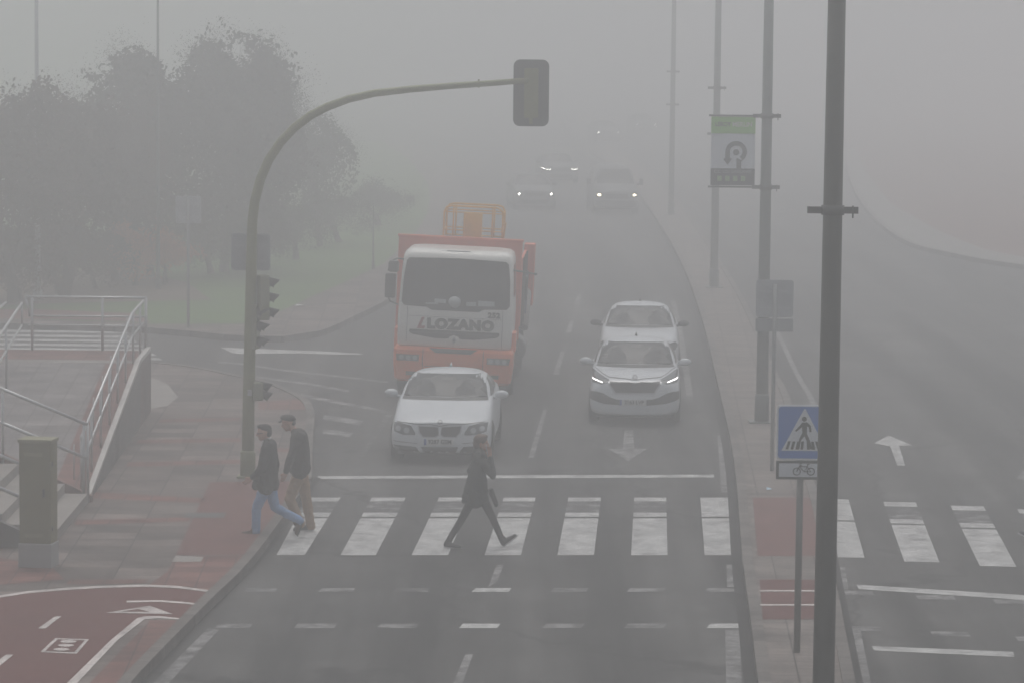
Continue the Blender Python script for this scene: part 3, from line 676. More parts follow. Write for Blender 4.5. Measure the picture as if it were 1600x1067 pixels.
q = zp_(4, 607); MB().tube([Vector((q.x, q.y, ZP + .6)), q], .022, 8).build('railing_post', M_GALV, r4)
Yn = (S0 + dS).y + .1
MB().tube([atY(31, 775, Yn), atY(-60, 737, Yn)], .027, 8).build('handrail', M_GALV, r4)
MB().tube([atY(31, 700 + 24, S0.y - 1.5), atY(-60, 686, S0.y - 1.5)], .027, 8).build('handrail', M_GALV, r4)
# thin posts at left
def thin_post(px, py, h, r, label, m):
    t = thing('tall_pole', label, 'pole', g(px, py, ZP), 0, 'thin tall poles in the fog at left')
    MB().tube([(0, 0, 0), (0, 0, h * .3), (0, 0, h)], [r, r * .8, r * .5], 10).build('pole', m, t)
    MB().tube([(0, 0, 0), (0, 0, .3)], r * 1.5, 10).build('foot', m, t)
    return t
thin_post(59, 470, 9.9, .085, 'thin pale pole rising past the dark trees at far left', M_SIGNB)
thin_post(247, 452, 10.3, .055, 'hair-thin pole rising through the tall tree crown', M_LAMPF)
thin_post(583, 421, 2.0, .035, 'short thin post on the lawn edge left of the truck', M_LAMPF)
# ------------------------------------------------------------------ small litter
mb_ = MB(); mb_.add([(-.06, -.05, .01), (.07, -.03, .03), (.05, .06, .01), (-.05, .05, .045)], [(0, 1, 2), (0, 2, 3)])
lt = mb_.build('litter', mat('blue_white_wrapper', (.45, .62, .75), .5)); lt.location = g(1203, 765, ZP + .01); tag(lt, 'crumpled pale blue wrapper lying on the median paving', 'litter')
mb_ = MB(); mb_.add([(-.16, -.1, .02), (.15, -.08, .05), (.12, .1, .02), (-.12, .1, .06)], [(0, 1, 2), (0, 2, 3)])
lt = mb_.build('litter', M_PLATE); lt.location = g(470, 479, ZP + .01); tag(lt, 'white scrap of paper at the edge of the lawn', 'litter')

# ------------------------------------------------------------------ trees and shrubs
M_BARK = mat('bark', (.06, .05, .042), .9, 0, .2, 4)
LEAF = {'green': noisy_mat('leaves_green', (.015, .035, .010), (.05, .085, .03), 1.3, 9),
        'grey': noisy_mat('leaves_grey_green', (.02, .024, .015), (.065, .07, .045), 1.1, 9),
        'brown': noisy_mat('leaves_brown', (.05, .034, .024), (.09, .06, .042), 1.2, 9),
        'rust': noisy_mat('leaves_rust', (.30, .09, .03), (.45, .16, .06), 1.2, 9)}
def tree(loc, h, wd, kind, seed, label, cat='tree', name='deciduous_tree', nleaf=9000, bare=0.3, low=0.25, group=None, lean=0):
    R = random.Random(seed); t = thing(name, label, cat, loc, 0, group)
    tr = MB(); tips = []
    def grow(p, d, L, r, lev):
        pts = [p]; rs = [r]; q = p.copy(); dd = d.copy(); n = 4
        for i in range(n):
            dd = (dd + Vector((R.uniform(-.22, .22), R.uniform(-.22, .22), R.uniform(-.05, .16)))).normalized()
            q = q + dd * (L / n); pts.append(q.copy()); rs.append(r * (1 - .55 * (i + 1) / n))
        tr.tube(pts, rs, 6 if lev < 2 else 3, False)
        if lev >= 1: tips.extend(pts[2:])
        if lev < 5:
            k = R.choice((3, 4)) if lev < 2 else R.choice((2, 3))
            for i in range(k):
                a = R.uniform(0, 6.28); sp_ = R.uniform(.45, 1.0)
                nd = (dd + Vector((math.cos(a) * sp_, math.sin(a) * sp_, R.uniform(-.1, .45)))).normalized()
                b = pts[R.choice((2, 3, 4))]
                grow(b, nd, L * R.uniform(.6, .82), rs[-1] * .85, lev + 1)
    grow(Vector((0, 0, 0)), Vector((lean, 0, 1)).normalized(), h * .28, h * .020, 0)
    # fit the branching to the wanted crown
    mx = max(abs(v[0]) for v in tr.v) or 1; my = max(abs(v[1]) for v in tr.v) or 1; mz = max(v[2] for v in tr.v)
    sx, sy, sz = wd / 2 / mx, wd / 2 / my, h / mz
    tr.v = [(v[0] * sx, v[1] * sy, v[2] * sz) for v in tr.v]; tips = [Vector((p.x * sx, p.y * sy, p.z * sz)) for p in tips]
    tr.build('trunk', M_BARK, t)
    lf = MB(); tz = max(p.z for p in tips)
    cl = [(p, .30 * (h / 7 + .3)) for p in tips if p.z > h * low]
    core = []
    while len(core) < (60 if bare > .5 else 130):
        u, v_, w_ = R.uniform(-1, 1), R.uniform(-1, 1), R.uniform(-1, 1)
        if u * u + v_ * v_ + w_ * w_ < 1: core.append((Vector((u * wd * .43, v_ * wd * .43, h * (.47 + low * .3) + w_ * h * (.42 - low * .2))), .55 * (h / 7 + .1)))
    R.shuffle(cl); cl = cl[:220] + core
    wt = [R.random() ** 1.6 + .04 for _ in cl]; sw_ = sum(wt)
    for (c, rr), wgt in zip(cl, wt):
        n = int(nleaf * 2.8 * wgt / sw_)
        for _ in range(n):
            p = c + Vector((R.gauss(0, rr), R.gauss(0, rr), R.gauss(0, rr * .75) - rr * .3))
            if p.z < .05: p.z = R.uniform(.05, .7)
            e = ((p.x / (wd / 2)) ** 2 + (p.y / (wd / 2)) ** 2 + ((p.z - h * .5) / (h * .5)) ** 2)
            az = math.atan2(p.y, p.x); e *= 1 + .22 * math.sin(3 * az + seed) + .25 * math.sin(p.z * 2.1 + seed * 2 + 2 * az)
            if e > .3 and mnoise.noise(p * .95 + Vector((seed, 0, 0))) < -.10 + .12 * (e > .8): continue
            if e > 1.0 and R.random() < min(.97, .5 + (e - 1) * 1.2): continue
            for _k in range(1 if e < .7 else 3):
                s = (R.uniform(.04, .075) if e < .7 else R.uniform(.010, .019)) * (h / 7 + .4)
                if _k: p = p + Vector((R.gauss(0, .12), R.gauss(0, .12), R.gauss(0, .12)))
                a = Vector((R.gauss(0, 1), R.gauss(0, 1), R.gauss(0, 1))).normalized() * s; b = a.orthogonal().normalized() * s * .6
                lf.add([p - a, p + b, p + a, p - b], [(0, 1, 2, 3)])
    me = bpy.data.meshes.new('crown'); me.from_pydata(lf.v, [], lf.f)
    link('crown', me, LEAF[kind], t)
    return t
T = lambda px, py: g(px, py, ZP)
GT = 'tall trees beyond the side street'
tree(T(235, 432), 7.5, 5.4, 'grey', 3, 'broad grey green tree with bare twigs sticking out at top left', group=GT, nleaf=12000, low=0)
tree(T(350, 425), 7.7, 5.4, 'grey', 5, 'tallest grey green tree, centre of the big crown mass', group=GT, nleaf=13000, low=0)
tree(T(400, 420), 7.5, 3.7, 'green', 8, 'green tree on the right edge of the big crown mass', group=GT, nleaf=12000, low=0)
tree(T(180, 440), 5.9, 4.6, 'brown', 9, 'brownish thinning tree between the bare tree and the tall crowns', group=GT, nleaf=8000, low=0)
tree(T(20, 474), 6.2, 4.4, 'brown', 12, 'dark half bare tree with twisted branches at the left edge', group='dark trees at the left', nleaf=5200, bare=.8, low=.05)
tree(T(100, 462), 6.4, 4.2, 'brown', 15, 'dark bushy tree with twiggy top beside the thin pale pole', group='dark trees at the left', nleaf=8500, bare=.6, low=0)
tree(T(-60, 470), 6.6, 4.6, 'brown', 18, 'dark tree mostly outside the left edge', group='dark trees at the left', nleaf=6500, bare=.6, low=0)
tree(T(500, 385), 5.0, 3.0, 'green', 21, 'pale faded tree just right of the big crown mass', nleaf=5000, low=0)
def shrub(px, py, h, wd, kind, seed, label, n=4200):
    return tree(T(px, py), h, wd, kind, seed, label, 'shrub', 'shrub', n, .1, .02, 'shrubs under the trees')
shrub(212, 446, 2.0, 2.6, 'rust', 41, 'rust coloured shrub under the trees, left of the pale sign back')
shrub(258, 444, 1.6, 2.2, 'rust', 42, 'low rust coloured shrub beside the pale sign back', 3000)
shrub(150, 452, 1.9, 2.6, 'brown', 43, 'dark brown shrub under the thinning tree')
shrub(30, 468, 2.2, 3.0, 'brown', 44, 'wide dark shrub at the left edge under the bare tree', 5000)
shrub(90, 458, 2.4, 2.6, 'brown', 47, 'dark shrub beside the thin pale pole', 5000)
shrub(330, 428, 2.2, 3.0, 'green', 45, 'dark green shrub behind the pale sign back', 5000)
shrub(400, 420, 2.3, 3.0, 'green', 46, 'dark green shrub behind the traffic light mast', 5000)
shrub(462, 405, 2.0, 3.0, 'green', 48, 'faded green shrub right of the mast', 4500)
shrub(530, 378, 2.0, 3.4, 'green', 49, 'faded green shrub on the lawn edge near the short post', 4000)
shrub(590, 352, 2.0, 3.6, 'green', 50, 'faint shrub just left of the truck mirrors', 4000)
# ------------------------------------------------------------------ vehicles
def loft_body(st, name, m, parent, W=1.0):
    """st: list of (y, w, zb, zs, ws, [(w5,z5),(w6,z6),(w7,z7),z8], lean)"""
    mb = MB(); secs = []
    for (y, w, zb, zs, ws, up, k) in st:
        P = [(0, zb), (w * .55, zb), (w * .93, zb + .01), (w * .99, zb + .14), (w, (zb + zs) / 2 + .04), (ws, zs)] + list(up[:3]) + [(0, up[3])]
        secs.append([(x, y + k * max(0, z - .42), z) for x, z in P])
    n = len(secs[0]); ring = 2 * n - 2
    vs = []
    for s_ in secs:
        vs += s_ + [(-x, y, z) for x, y, z in s_[-2:0:-1]]
    fs = []
    for i in range(len(secs) - 1):
        for j in range(ring): a = i * ring; b = a + ring; fs.append((a + j, a + (j + 1) % ring, b + (j + 1) % ring, b + j))
    for i, rev in ((0, False), (len(secs) - 1, True)):
        a = i * ring
        for j in range(1, n - 2):
            f = (a + j, a + j + 1, a + ring - j - 1, a + ring - j)
            fs.append(f)
        fs.append((a, a + 1, a + ring - 1)); fs.append((a + n - 1, a + n - 2, a + n))
    mb.add(vs, fs, True)
    o = mb.build(name, m, None, sub=2)
    dg = bpy.context.evaluated_depsgraph_get(); ev = o.evaluated_get(dg); me = bpy.data.meshes.new_from_object(ev)
    bpy.data.objects.remove(o); me.materials.clear()
    for p in me.polygons: p.use_smooth = True
    ob = link(name, me, m, parent)
    bm = bmesh.new(); bm.from_mesh(me); bvh = BVHTree.FromBMesh(bm); bm.free()
    return ob, bvh
def decal(name, poly, bvh, m, parent, axis='front', off=.006, res=.05, thick=.004):
    """polygon in (x,z) seen from the front ('back': from behind; 'left'/'right': (y,z) from the side; 'top': (x,y)), laid on the bodywork"""
    bm = bmesh.new(); vs = [bm.verts.new((u, v, 0)) for u, v in poly]
    for t in tessellate_polygon([[Vector((u, v, 0)) for u, v in poly]]):
        try: bm.faces.new([vs[i] for i in t])
        except ValueError: pass
    for _ in range(7):
        e = [e for e in bm.edges if e.calc_length() > res]
        if not e: break
        bmesh.ops.subdivide_edges(bm, edges=e, cuts=1); bmesh.ops.triangulate(bm, faces=bm.faces)
    bad = []
    for v in bm.verts:
        u, w_ = v.co.x, v.co.y
        if axis == 'front': o, d = Vector((u, -5, w_)), Vector((0, 1, 0))
        elif axis == 'back': o, d = Vector((u, 30, w_)), Vector((0, -1, 0))
        elif axis == 'right': o, d = Vector((5, u, w_)), Vector((-1, 0, 0))
        elif axis == 'left': o, d = Vector((-5, u, w_)), Vector((1, 0, 0))
        else: o, d = Vector((u, w_, 6)), Vector((0, 0, -1))
        h, nn, _, _ = bvh.ray_cast(o, d)
        if h is None: bad.append(v); continue
        if nn.dot(d) > 0: nn = -nn
        v.co = h + (nn * .5 - d * .5).normalized() * off
    if bad: bmesh.ops.delete(bm, geom=bad, context='VERTS')
    for f in bm.faces: f.smooth = True
    me = bpy.data.meshes.new(name); bm.to_mesh(me); bm.free()
    o = link(name, me, m, parent)
    return o
def mir(poly): return [(-x, z) for x, z in poly][::-1]
def disc(cx_, cz_, r, n=20, rz=None): return [(cx_ + r * math.cos(2 * math.pi * k / n), cz_ + (rz or r) * math.sin(2 * math.pi * k / n)) for k in range(n)]
def wheel(parent, x, y, r=.32, wd=.21, rim=M_RIM, sideR=True):
    s_ = 1 if sideR else -1
    prof = [(-wd / 2, r * .62), (-wd / 2, r * .93), (-wd * .35, r), (wd * .35, r), (wd / 2, r * .93), (wd / 2, r * .62)]
    mb = MB(); n = 28; vs = [(x + px_ * s_, y + pr * math.cos(2 * math.pi * k / n), r + pr * math.sin(2 * math.pi * k / n)) for px_, pr in prof for k in range(n)]
    mb.add(vs, [(i * n + k, i * n + (k + 1) % n, (i + 1) * n + (k + 1) % n, (i + 1) * n + k) for i in range(5) for k in range(n)], True)
    wh = mb.build('wheel', M_RUB, parent)
    rm = MB(); rm.tube([(x + s_ * wd * .20, y, r), (x + s_ * wd * .36, y, r)], r * .62, 24); 
    for k in range(5):
        a = 2 * math.pi * k / 5
        rm.box((x + s_ * wd * .40, y + r * .33 * math.cos(a), r + r * .33 * math.sin(a)), (.02, .06, .06))
    rm.build('rim', rim, wh)
    return wh
def make_car(name, label, loc, rz, sp_, paint, group=None):
    t = thing(name, label, 'car', loc, rz, group)
    L, W, H, nz = sp_['L'], sp_['W'] / 2, sp_['H'], sp_['nz']       # nz: height of the bonnet's front edge
    w = lambda f: W * f
    hr, wt = sp_.get('hoodrear', .98), H
    gl = sp_.get('glass', (.80, .635))  # half widths of glass base and top relative to ~.9
    k1, k2 = gl
    hatch = sp_.get('hatch', False)
    st = [(0.0, w(.70), .22, nz - .09, w(.66), [(w(.55), nz - .03), (w(.40), nz), (w(.2), nz + .01), nz + .012], .30),
          (.10, w(.925), .19, nz - .05, w(.885), [(w(.70), nz + .015), (w(.5), nz + .035), (w(.25), nz + .045), nz + .05], .30),
          (.36, w(.985), .17, nz + .0, w(.95), [(w(.79), nz + .06), (w(.56), nz + .085), (w(.28), nz + .10), nz + .105], .08),
          (.82, w(1.0), .17, nz + .085, w(.955), [(w(.83), nz + .13), (w(.6), nz + .155), (w(.3), nz + .17), nz + .175], 0),
          (1.22, w(1.0), .17, hr - .09, w(.955), [(w(.86), hr - .055), (w(.66), hr - .03), (w(.33), hr - .015), hr - .01], 0),
          (1.42, w(1.0), .17, hr - .06, w(.955), [(k1 + .05, hr - .02), (k1 - .08, hr + .02), (w(.38), hr + .03), hr + .035], 0),
          (1.90, w(1.0), .17, hr - .04, w(.955), [(k1 + .03, hr), ((k1 + k2) / 2 + .02, hr + (H - hr) * .64), (w(.36), hr + (H - hr) * .72), hr + (H - hr) * .75], 0),
          (2.22, w(1.0), .17, hr - .03, w(.955), [(k1 + .03, hr), (k2 + .02, H - .07), (w(.34), H - .022), H - .012], 0),
          (2.75, w(1.0), .17, hr - .03, w(.955), [(k1 + .03, hr), (k2 + .01, H - .05), (w(.33), H + .005), H + .015], 0),
          (3.3, w(1.0), .17, hr - .02, w(.955), [(k1 + .02, hr + .01), (k2 - .01, H - .08), (w(.32), H - .03), H - .02], 0)]
    if hatch:
        st += [(L - .55, w(.99), .17, hr, w(.94), [(k1, hr + .02), (k2 - .02, H - .14), (w(.32), H - .09), H - .08], 0),
               (L - .16, w(.96), .19, hr, w(.9), [(k1 - .04, hr + .03), (k1 - .1, hr + .14), (w(.3), hr + .2), hr + .22], 0),
               (L, w(.80), .24, hr - .1, w(.76), [(w(.66), hr - .05), (w(.5), hr - .03), (w(.25), hr - .02), hr - .02], 0)]
    else:
        st += [(3.72, w(.99), .17, hr, w(.94), [(k1 - .01, hr + .03), (k2 + .02, hr + .20), (w(.32), hr + .24), hr + .25], 0),
               (4.0, w(.98), .17, hr, w(.93), [(w(.83), hr + .04), (w(.66), hr + .08), (w(.33), hr + .10), hr + .105], 0),
               (L - .12, w(.95), .19, hr - .02, w(.88), [(w(.78), hr + .03), (w(.6), hr + .06), (w(.3), hr + .075), hr + .08], 0),
               (L, w(.80), .26, hr - .15, w(.76), [(w(.66), hr - .1), (w(.5), hr - .08), (w(.25), hr - .07), hr - .07], 0)]
    body, bvh = loft_body(st, 'body', paint, t)
    # glass
    zt, zb_ = H - .055, hr + .035
    wsc = decal('windscreen', [(-k1 + .04, zb_), (-k1 * .45, zb_ + .002), (0, zb_ + .004), (k1 * .45, zb_ + .002), (k1 - .04, zb_), (k2 - .035, zt - .012), (k2 * .5, zt + .004), (0, zt + .008), (-k2 * .5, zt + .004), (-k2 + .035, zt - .012)], bvh, M_GLASS, t)
    zm = (zt + zb_) / 2
    for hx in (-.36, .36):
        decal('seat_back', [(hx - .19, zb_ + .03), (hx + .19, zb_ + .03), (hx + .17, zm - .01), (hx + .09, zm + .01), (hx + .09, zm + .08), (hx - .09, zm + .08), (hx - .09, zm + .01), (hx - .17, zm - .01)], bvh, M_SEAT, wsc, off=.009)
    decal('rear_view_mirror', [(-.10, zt - .085), (.10, zt - .085), (.10, zt - .045), (-.10, zt - .045)], bvh, M_BLACK, wsc, off=.012)
    decal('wiper_cowl', [(-k1 + .02, zb_ - .045), (k1 - .02, zb_ - .045), (k1 - .04, zb_ - .004), (-k1 + .04, zb_ - .004)], bvh, M_BLACK, t, off=.004)
    rl_ = (L - .62) if hatch else 3.62
    side = [[(1.62, hr + .04), (2.62, hr + .05), (2.62, H - .12), (2.28, H - .14)], [(2.70, hr + .05), (rl_ - .1, hr + .07), (rl_ - .32, H - .16), (2.70, H - .12)]]
    for ax in ('right', 'left'):
        for q in side: decal('side_window', q, bvh, M_GLASS, t, ax, .006, .09)
        for yy in (.78, L - .98 if not hatch else L - .80):
            decal('wheel_arch', [(a, b) for a, b in disc(yy, .33, .375, 24) if b > .17 or True], bvh, M_BLACK, t, ax, .003, .09)
        decal('door_gap', [(2.655, .30), (2.668, .30), (2.668, hr - .02), (2.655, hr - .02)], bvh, M_BLACK, t, ax, .003, .2)
        decal('sill', [(1.25, .20), (L - 1.4, .20), (L - 1.4, .235), (1.25, .235)], bvh, M_BLACK, t, ax, .003, .3)
        s_ = 1 if ax == 'right' else -1
        for yy in (2.35, 3.35): MB().box((s_ * (W * .965), yy, hr - .10), (.03, .17, .028)).build('door_handle', sp_.get('handle', paint), t, .006)
    decal('rear_window', [(-k1 + .12, hr + .12), (k1 - .12, hr + .12), (k2 - .06, H - .14), (-k2 + .06, H - .14)], bvh, M_GLASS, t, 'back', .006, .1)
    for s_ in (-1, 1):
        decal('tail_lamp', [(s_ * W * .55, hr - .22), (s_ * W * .86, hr - .22), (s_ * W * .86, hr - .08), (s_ * W * .55, hr - .08)][::s_], bvh, mat('red_lens', (.35, .01, .01), .2), t, 'back')
    # underside and wheels
    MB().box((0, L / 2, .21), (2 * W * .84, L - .5, .14)).build('underbody', M_BLACK, t)
    for yy in (.78, L - .98 if not hatch else L - .80):
        for s_ in (-1, 1): wheel(t, s_ * (W - .105), yy, .325, .21, M_RIM, s_ > 0)
    # mirrors
    mp = sp_.get('mirror', paint)
    for s_ in (-1, 1):
        mb = MB().ell((s_ * (W + .09), 1.72, hr + .055), (.125, .075, .075), 14, 10)
        mr = mb.build('door_mirror', mp, t)
        MB().tube([(s_ * (W - .08), 1.76, hr - .01), (s_ * (W + .03), 1.75, hr + .01)], .028, 8).build('mirror_arm', mp, mr)
    MB().tube([(0, 2.95, H - .0), (0, 3.12, H + .055)], [.028, .006], 8).build('roof_aerial', M_BLACK if paint is M_WHITE and hatch else paint, t)
    # seams, plate
    decal('bonnet_gap', sp_['seam'], bvh, M_BLACK, t, off=.003, res=.06)
    if 'plate' in sp_:
        px_, pz_ = sp_['platepos']
        h, _, _, _ = bvh.ray_cast(Vector((px_, -5, pz_)), Vector((0, 1, 0)))
        py_ = h.y - .022
        pl = MB().prism(rrect(.52, .115, .01, px_, pz_), 'y', py_ - .004, py_ + .02).build('number_plate', M_PLATE, t)
        MB().box((px_ - .238, py_ - .0055, pz_), (.04, .003, .108)).build('blue_band', M_PLATEB, pl)
        text_obj('plate_number', sp_['plate'], .105, M_INK, pl, upright(px_ + .02, py_ - .0065, pz_ + .002), .003, .001, .92)
    for nm, poly, m, off in sp_['front']:
        decal(nm, poly, bvh, m, t, off=off, res=.04)
    return t, bvh
def face(px, py, s_, cx_, gy):   # photo pixel -> (x, z) on a car's front
    return ((px - cx_) / s_, HC - (py - 47 - .010 * (px - 800)) / s_)
def FP(s_, cx_): return lambda pts: [face(x, y, s_, cx_, 0) for x, y in pts]
M_GRILLE = mat('grille_black', (.025, .026, .028), .5)
# white saloon, twin grille
q = FP(88.6, 685.5)
def sym(pts, c): return [(x, y) for x, y in pts] , [(2 * c - x, y) for x, y in pts][::-1]
cL = 685.0
hl = [(611, 657), (622, 656), (640, 660), (647, 671), (646, 674), (628, 673.5), (613, 669)]
kg = [(652, 660.5), (682, 662), (683, 673), (678, 676), (660, 676), (654, 670)]
fogl = [(612, 689), (620, 690), (648, 692), (656, 702), (640, 703), (616, 699)]
fr = []
def addp(nm, pts, m, off, c=cL, qq=q, both=True):
    a, b = sym(pts, c); fr.append((nm, qq(a), m, off))
    if both: fr.append((nm, qq(b), m, off))
addp('headlight', hl, M_LAMPG, .008)
for cx_, cy_, r_ in ((620, 664.5, 4.3), (633, 667, 4.6)): addp('headlight_lens', [(cx_ + r_ * math.cos(a * .5236), cy_ + r_ * .95 * math.sin(a * .5236)) for a in range(12)], M_LENS, .013)
addp('grille_frame', [(650, 658.7), (683.3, 660.2), (684.2, 674), (679, 678), (659, 678), (652, 671)], M_CHROME, .006)
addp('kidney_grille', kg, M_GRILLE, .014)
addp('fog_light_recess', fogl, M_GRILLE, .008)
addp('fog_lamp', [(618 + 4 * math.cos(a * .5236), 695 + 3.2 * math.sin(a * .5236)) for a in range(12)], M_LENS, .015)
addp('lower_intake', [(656, 692), (714, 692), (710, 701), (704, 703), (666, 703), (660, 701)], M_GRILLE, .008, both=False)
addp('bumper_crease', [(612, 683), (650, 686), (650, 687.2), (612, 684.2)], mat('crease_shadow_gap', (.2, .2, .2), .5), .003)
fr.append(('badge', q([(685 + 4.2 * math.cos(a * .4), 654.5 + 3 * math.sin(a * .4)) for a in range(16)]), M_DGREY, .012))
fr.append(('badge_ring', q([(685 + 2.6 * math.cos(a * .4), 654.3 + 1.7 * math.sin(a * .4)) for a in range(16)]), M_LENS, .016))
seam = q([(611, 655.6), (632, 656.5), (650, 658.2), (672, 658.6), (685, 661), (698, 658.6), (720, 658.2), (738, 656.5), (759, 655.6), (759, 654.6), (738, 655.4), (720, 657), (698, 657.3), (685, 659.6), (672, 657.3), (650, 657), (632, 655.4), (611, 654.6)])
carA, bvA = make_car('parked_car', 'white saloon car with twin grille waiting at the stop line before the truck', g(687, 725), -rad(2.46),
    dict(L=4.52, W=1.817, H=1.42, nz=.72, hoodrear=1.0, glass=(.80, .70), seam=seam, front=fr, plate='9287 GSM', platepos=(-.02, .395)), M_WHITE)
carA.name = 'saloon_car'
# white hatchback, wide grille, lit strips
q2 = FP(82.0, 991); cS = 991.0; fr = []
addp('headlight', [(922, 592), (934, 595), (951, 601), (948, 605), (940, 607.5), (923, 606)], M_LAMPG, .008, cS, q2)
addp('led_strip', [(923, 600.6), (930, 601.6), (940, 604.2), (939.5, 605.6), (930, 603.3), (923, 602.2)], M_LED, .014, cS, q2)
addp('grille_frame', [(948, 600.5), (965, 602), (982, 601.5), (991, 603.8), (1000, 601.5), (1017, 602), (1034, 600.5), (1033, 607), (1023, 621.8), (959, 621.8), (949, 607)], M_CHROME, .007, cS, q2, False)
addp('radiator_grille', [(951, 603), (966, 604), (982, 603.6), (991, 606), (1000, 603.6), (1016, 604), (1031, 603), (1030, 607), (1021, 619.8), (961, 619.8), (952, 607)], M_GRILLE, .013, cS, q2, False)
addp('lower_intake', [(920.5, 619), (930, 618.5), (941, 621), (952, 627), (963, 630.5), (1019, 630.5), (1030, 627), (1041, 621), (1052, 618.5), (1061.5, 619), (1062, 631), (1040, 637), (1010, 639.6), (972, 639.6), (942, 637), (920, 631)], M_GRILLE, .008, cS, q2, False)
addp('badge', [(991 + 4 * math.cos(a * .4), 598 + 3 * math.sin(a * .4)) for a in range(16)], M_DGREY, .012, cS, q2, False)
addp('badge_ring', [(991 + 2.4 * math.cos(a * .4), 597.8 + 1.7 * math.sin(a * .4)) for a in range(16)], M_LENS, .016, cS, q2, False)
seam = q2([(925, 590.5), (950, 598.6), (975, 599.8), (991, 601.6), (1007, 599.8), (1032, 598.6), (1057, 590.5), (1057, 589.7), (1032, 597.6), (1007, 598.8), (991, 600.6), (975, 598.8), (950, 597.6), (925, 589.7)])
specS = dict(L=4.36, W=1.793, H=1.47, nz=.82, hoodrear=1.02, glass=(.79, .675), hatch=True, seam=seam, front=fr, plate='2163 LVP', platepos=(-.03, .455))
carB, bvB = make_car('hatchback_car', 'white hatchback with lit daytime strips and wide chrome edged grille in the right lane', g(991, 665), -rad(2.46), specS, M_WHITE)
# rear white car behind it (dark mirrors)
fr = []
q3 = lambda pts: pts
def simple_front(nz, lamp_m=M_LAMPG, glow=None, warm=False, grille=True):
    f = []
    for s_ in (1, -1):
        hl_ = [(.52, nz - .10), (.80, nz - .02), (.86, nz - .10), (.80, nz - .19), (.58, nz - .20)]
        f.append(('headlight', hl_ if s_ > 0 else mir(hl_), lamp_m, .008))
        if glow: f.append(('lit_lamp', disc(s_ * .68, nz - .12, glow[0], 12, glow[1]), glow[2], .016))
    if grille: f.append(('radiator_grille', [(-.45, nz - .06), (.45, nz - .06), (.38, nz - .2), (-.38, nz - .2)], M_GRILLE, .008))
    f.append(('lower_intake', [(-.6, nz - .36), (.6, nz - .36), (.5, nz - .52), (-.5, nz - .52)], M_GRILLE, .008))
    return f
sm = lambda nz: [(-.7, nz - .005), (.7, nz - .005), (.7, nz - .013), (-.7, nz - .013)]
specC = dict(L=4.3, W=1.80, H=1.45, nz=.80, hoodrear=1.0, glass=(.79, .66), hatch=True, seam=sm(.80), front=simple_front(.80), mirror=M_BLACK)
carC, _ = make_car('hatchback_car', 'older white car with black door mirrors directly behind the white hatchback', g(997.5, 590), -rad(2.6), specC, M_WHITE)
M_FAR = mat('fog_matched_car_grey', (.20, .205, .21), .7)  # haze put into the colour: body grey set close to the fog's brightness
# distant cars with lights on
hd = lambda Y: rad(0)
specD = dict(L=4.3, W=1.80, H=1.46, nz=.80, hoodrear=1.0, glass=(.79, .66), hatch=True, seam=sm(.80), front=simple_front(.80, M_LAMPG, (.05, .05, M_BEAM)))
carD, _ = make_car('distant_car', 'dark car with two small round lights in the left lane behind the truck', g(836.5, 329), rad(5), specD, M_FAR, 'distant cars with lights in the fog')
specE = dict(specD); specE['front'] = [f for f in simple_front(.80)] + [('lit_lamp', [(.50, .70), (.60, .665), (.82, .69), (.90, .75), (.88, .755), (.80, .715), (.62, .69), (.50, .73)], M_BEAM, .016), ('lit_lamp', mir([(.50, .70), (.60, .665), (.82, .69), (.90, .75), (.88, .755), (.80, .715), (.62, .69), (.50, .73)]), M_BEAM, .016)]
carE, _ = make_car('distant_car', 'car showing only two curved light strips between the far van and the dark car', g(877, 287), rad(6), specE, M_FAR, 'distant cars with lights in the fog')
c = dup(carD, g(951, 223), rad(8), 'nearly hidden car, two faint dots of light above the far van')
c = dup(carD, g(1010, 210), rad(8), 'farthest car, a single pale light just left of the median lamps')
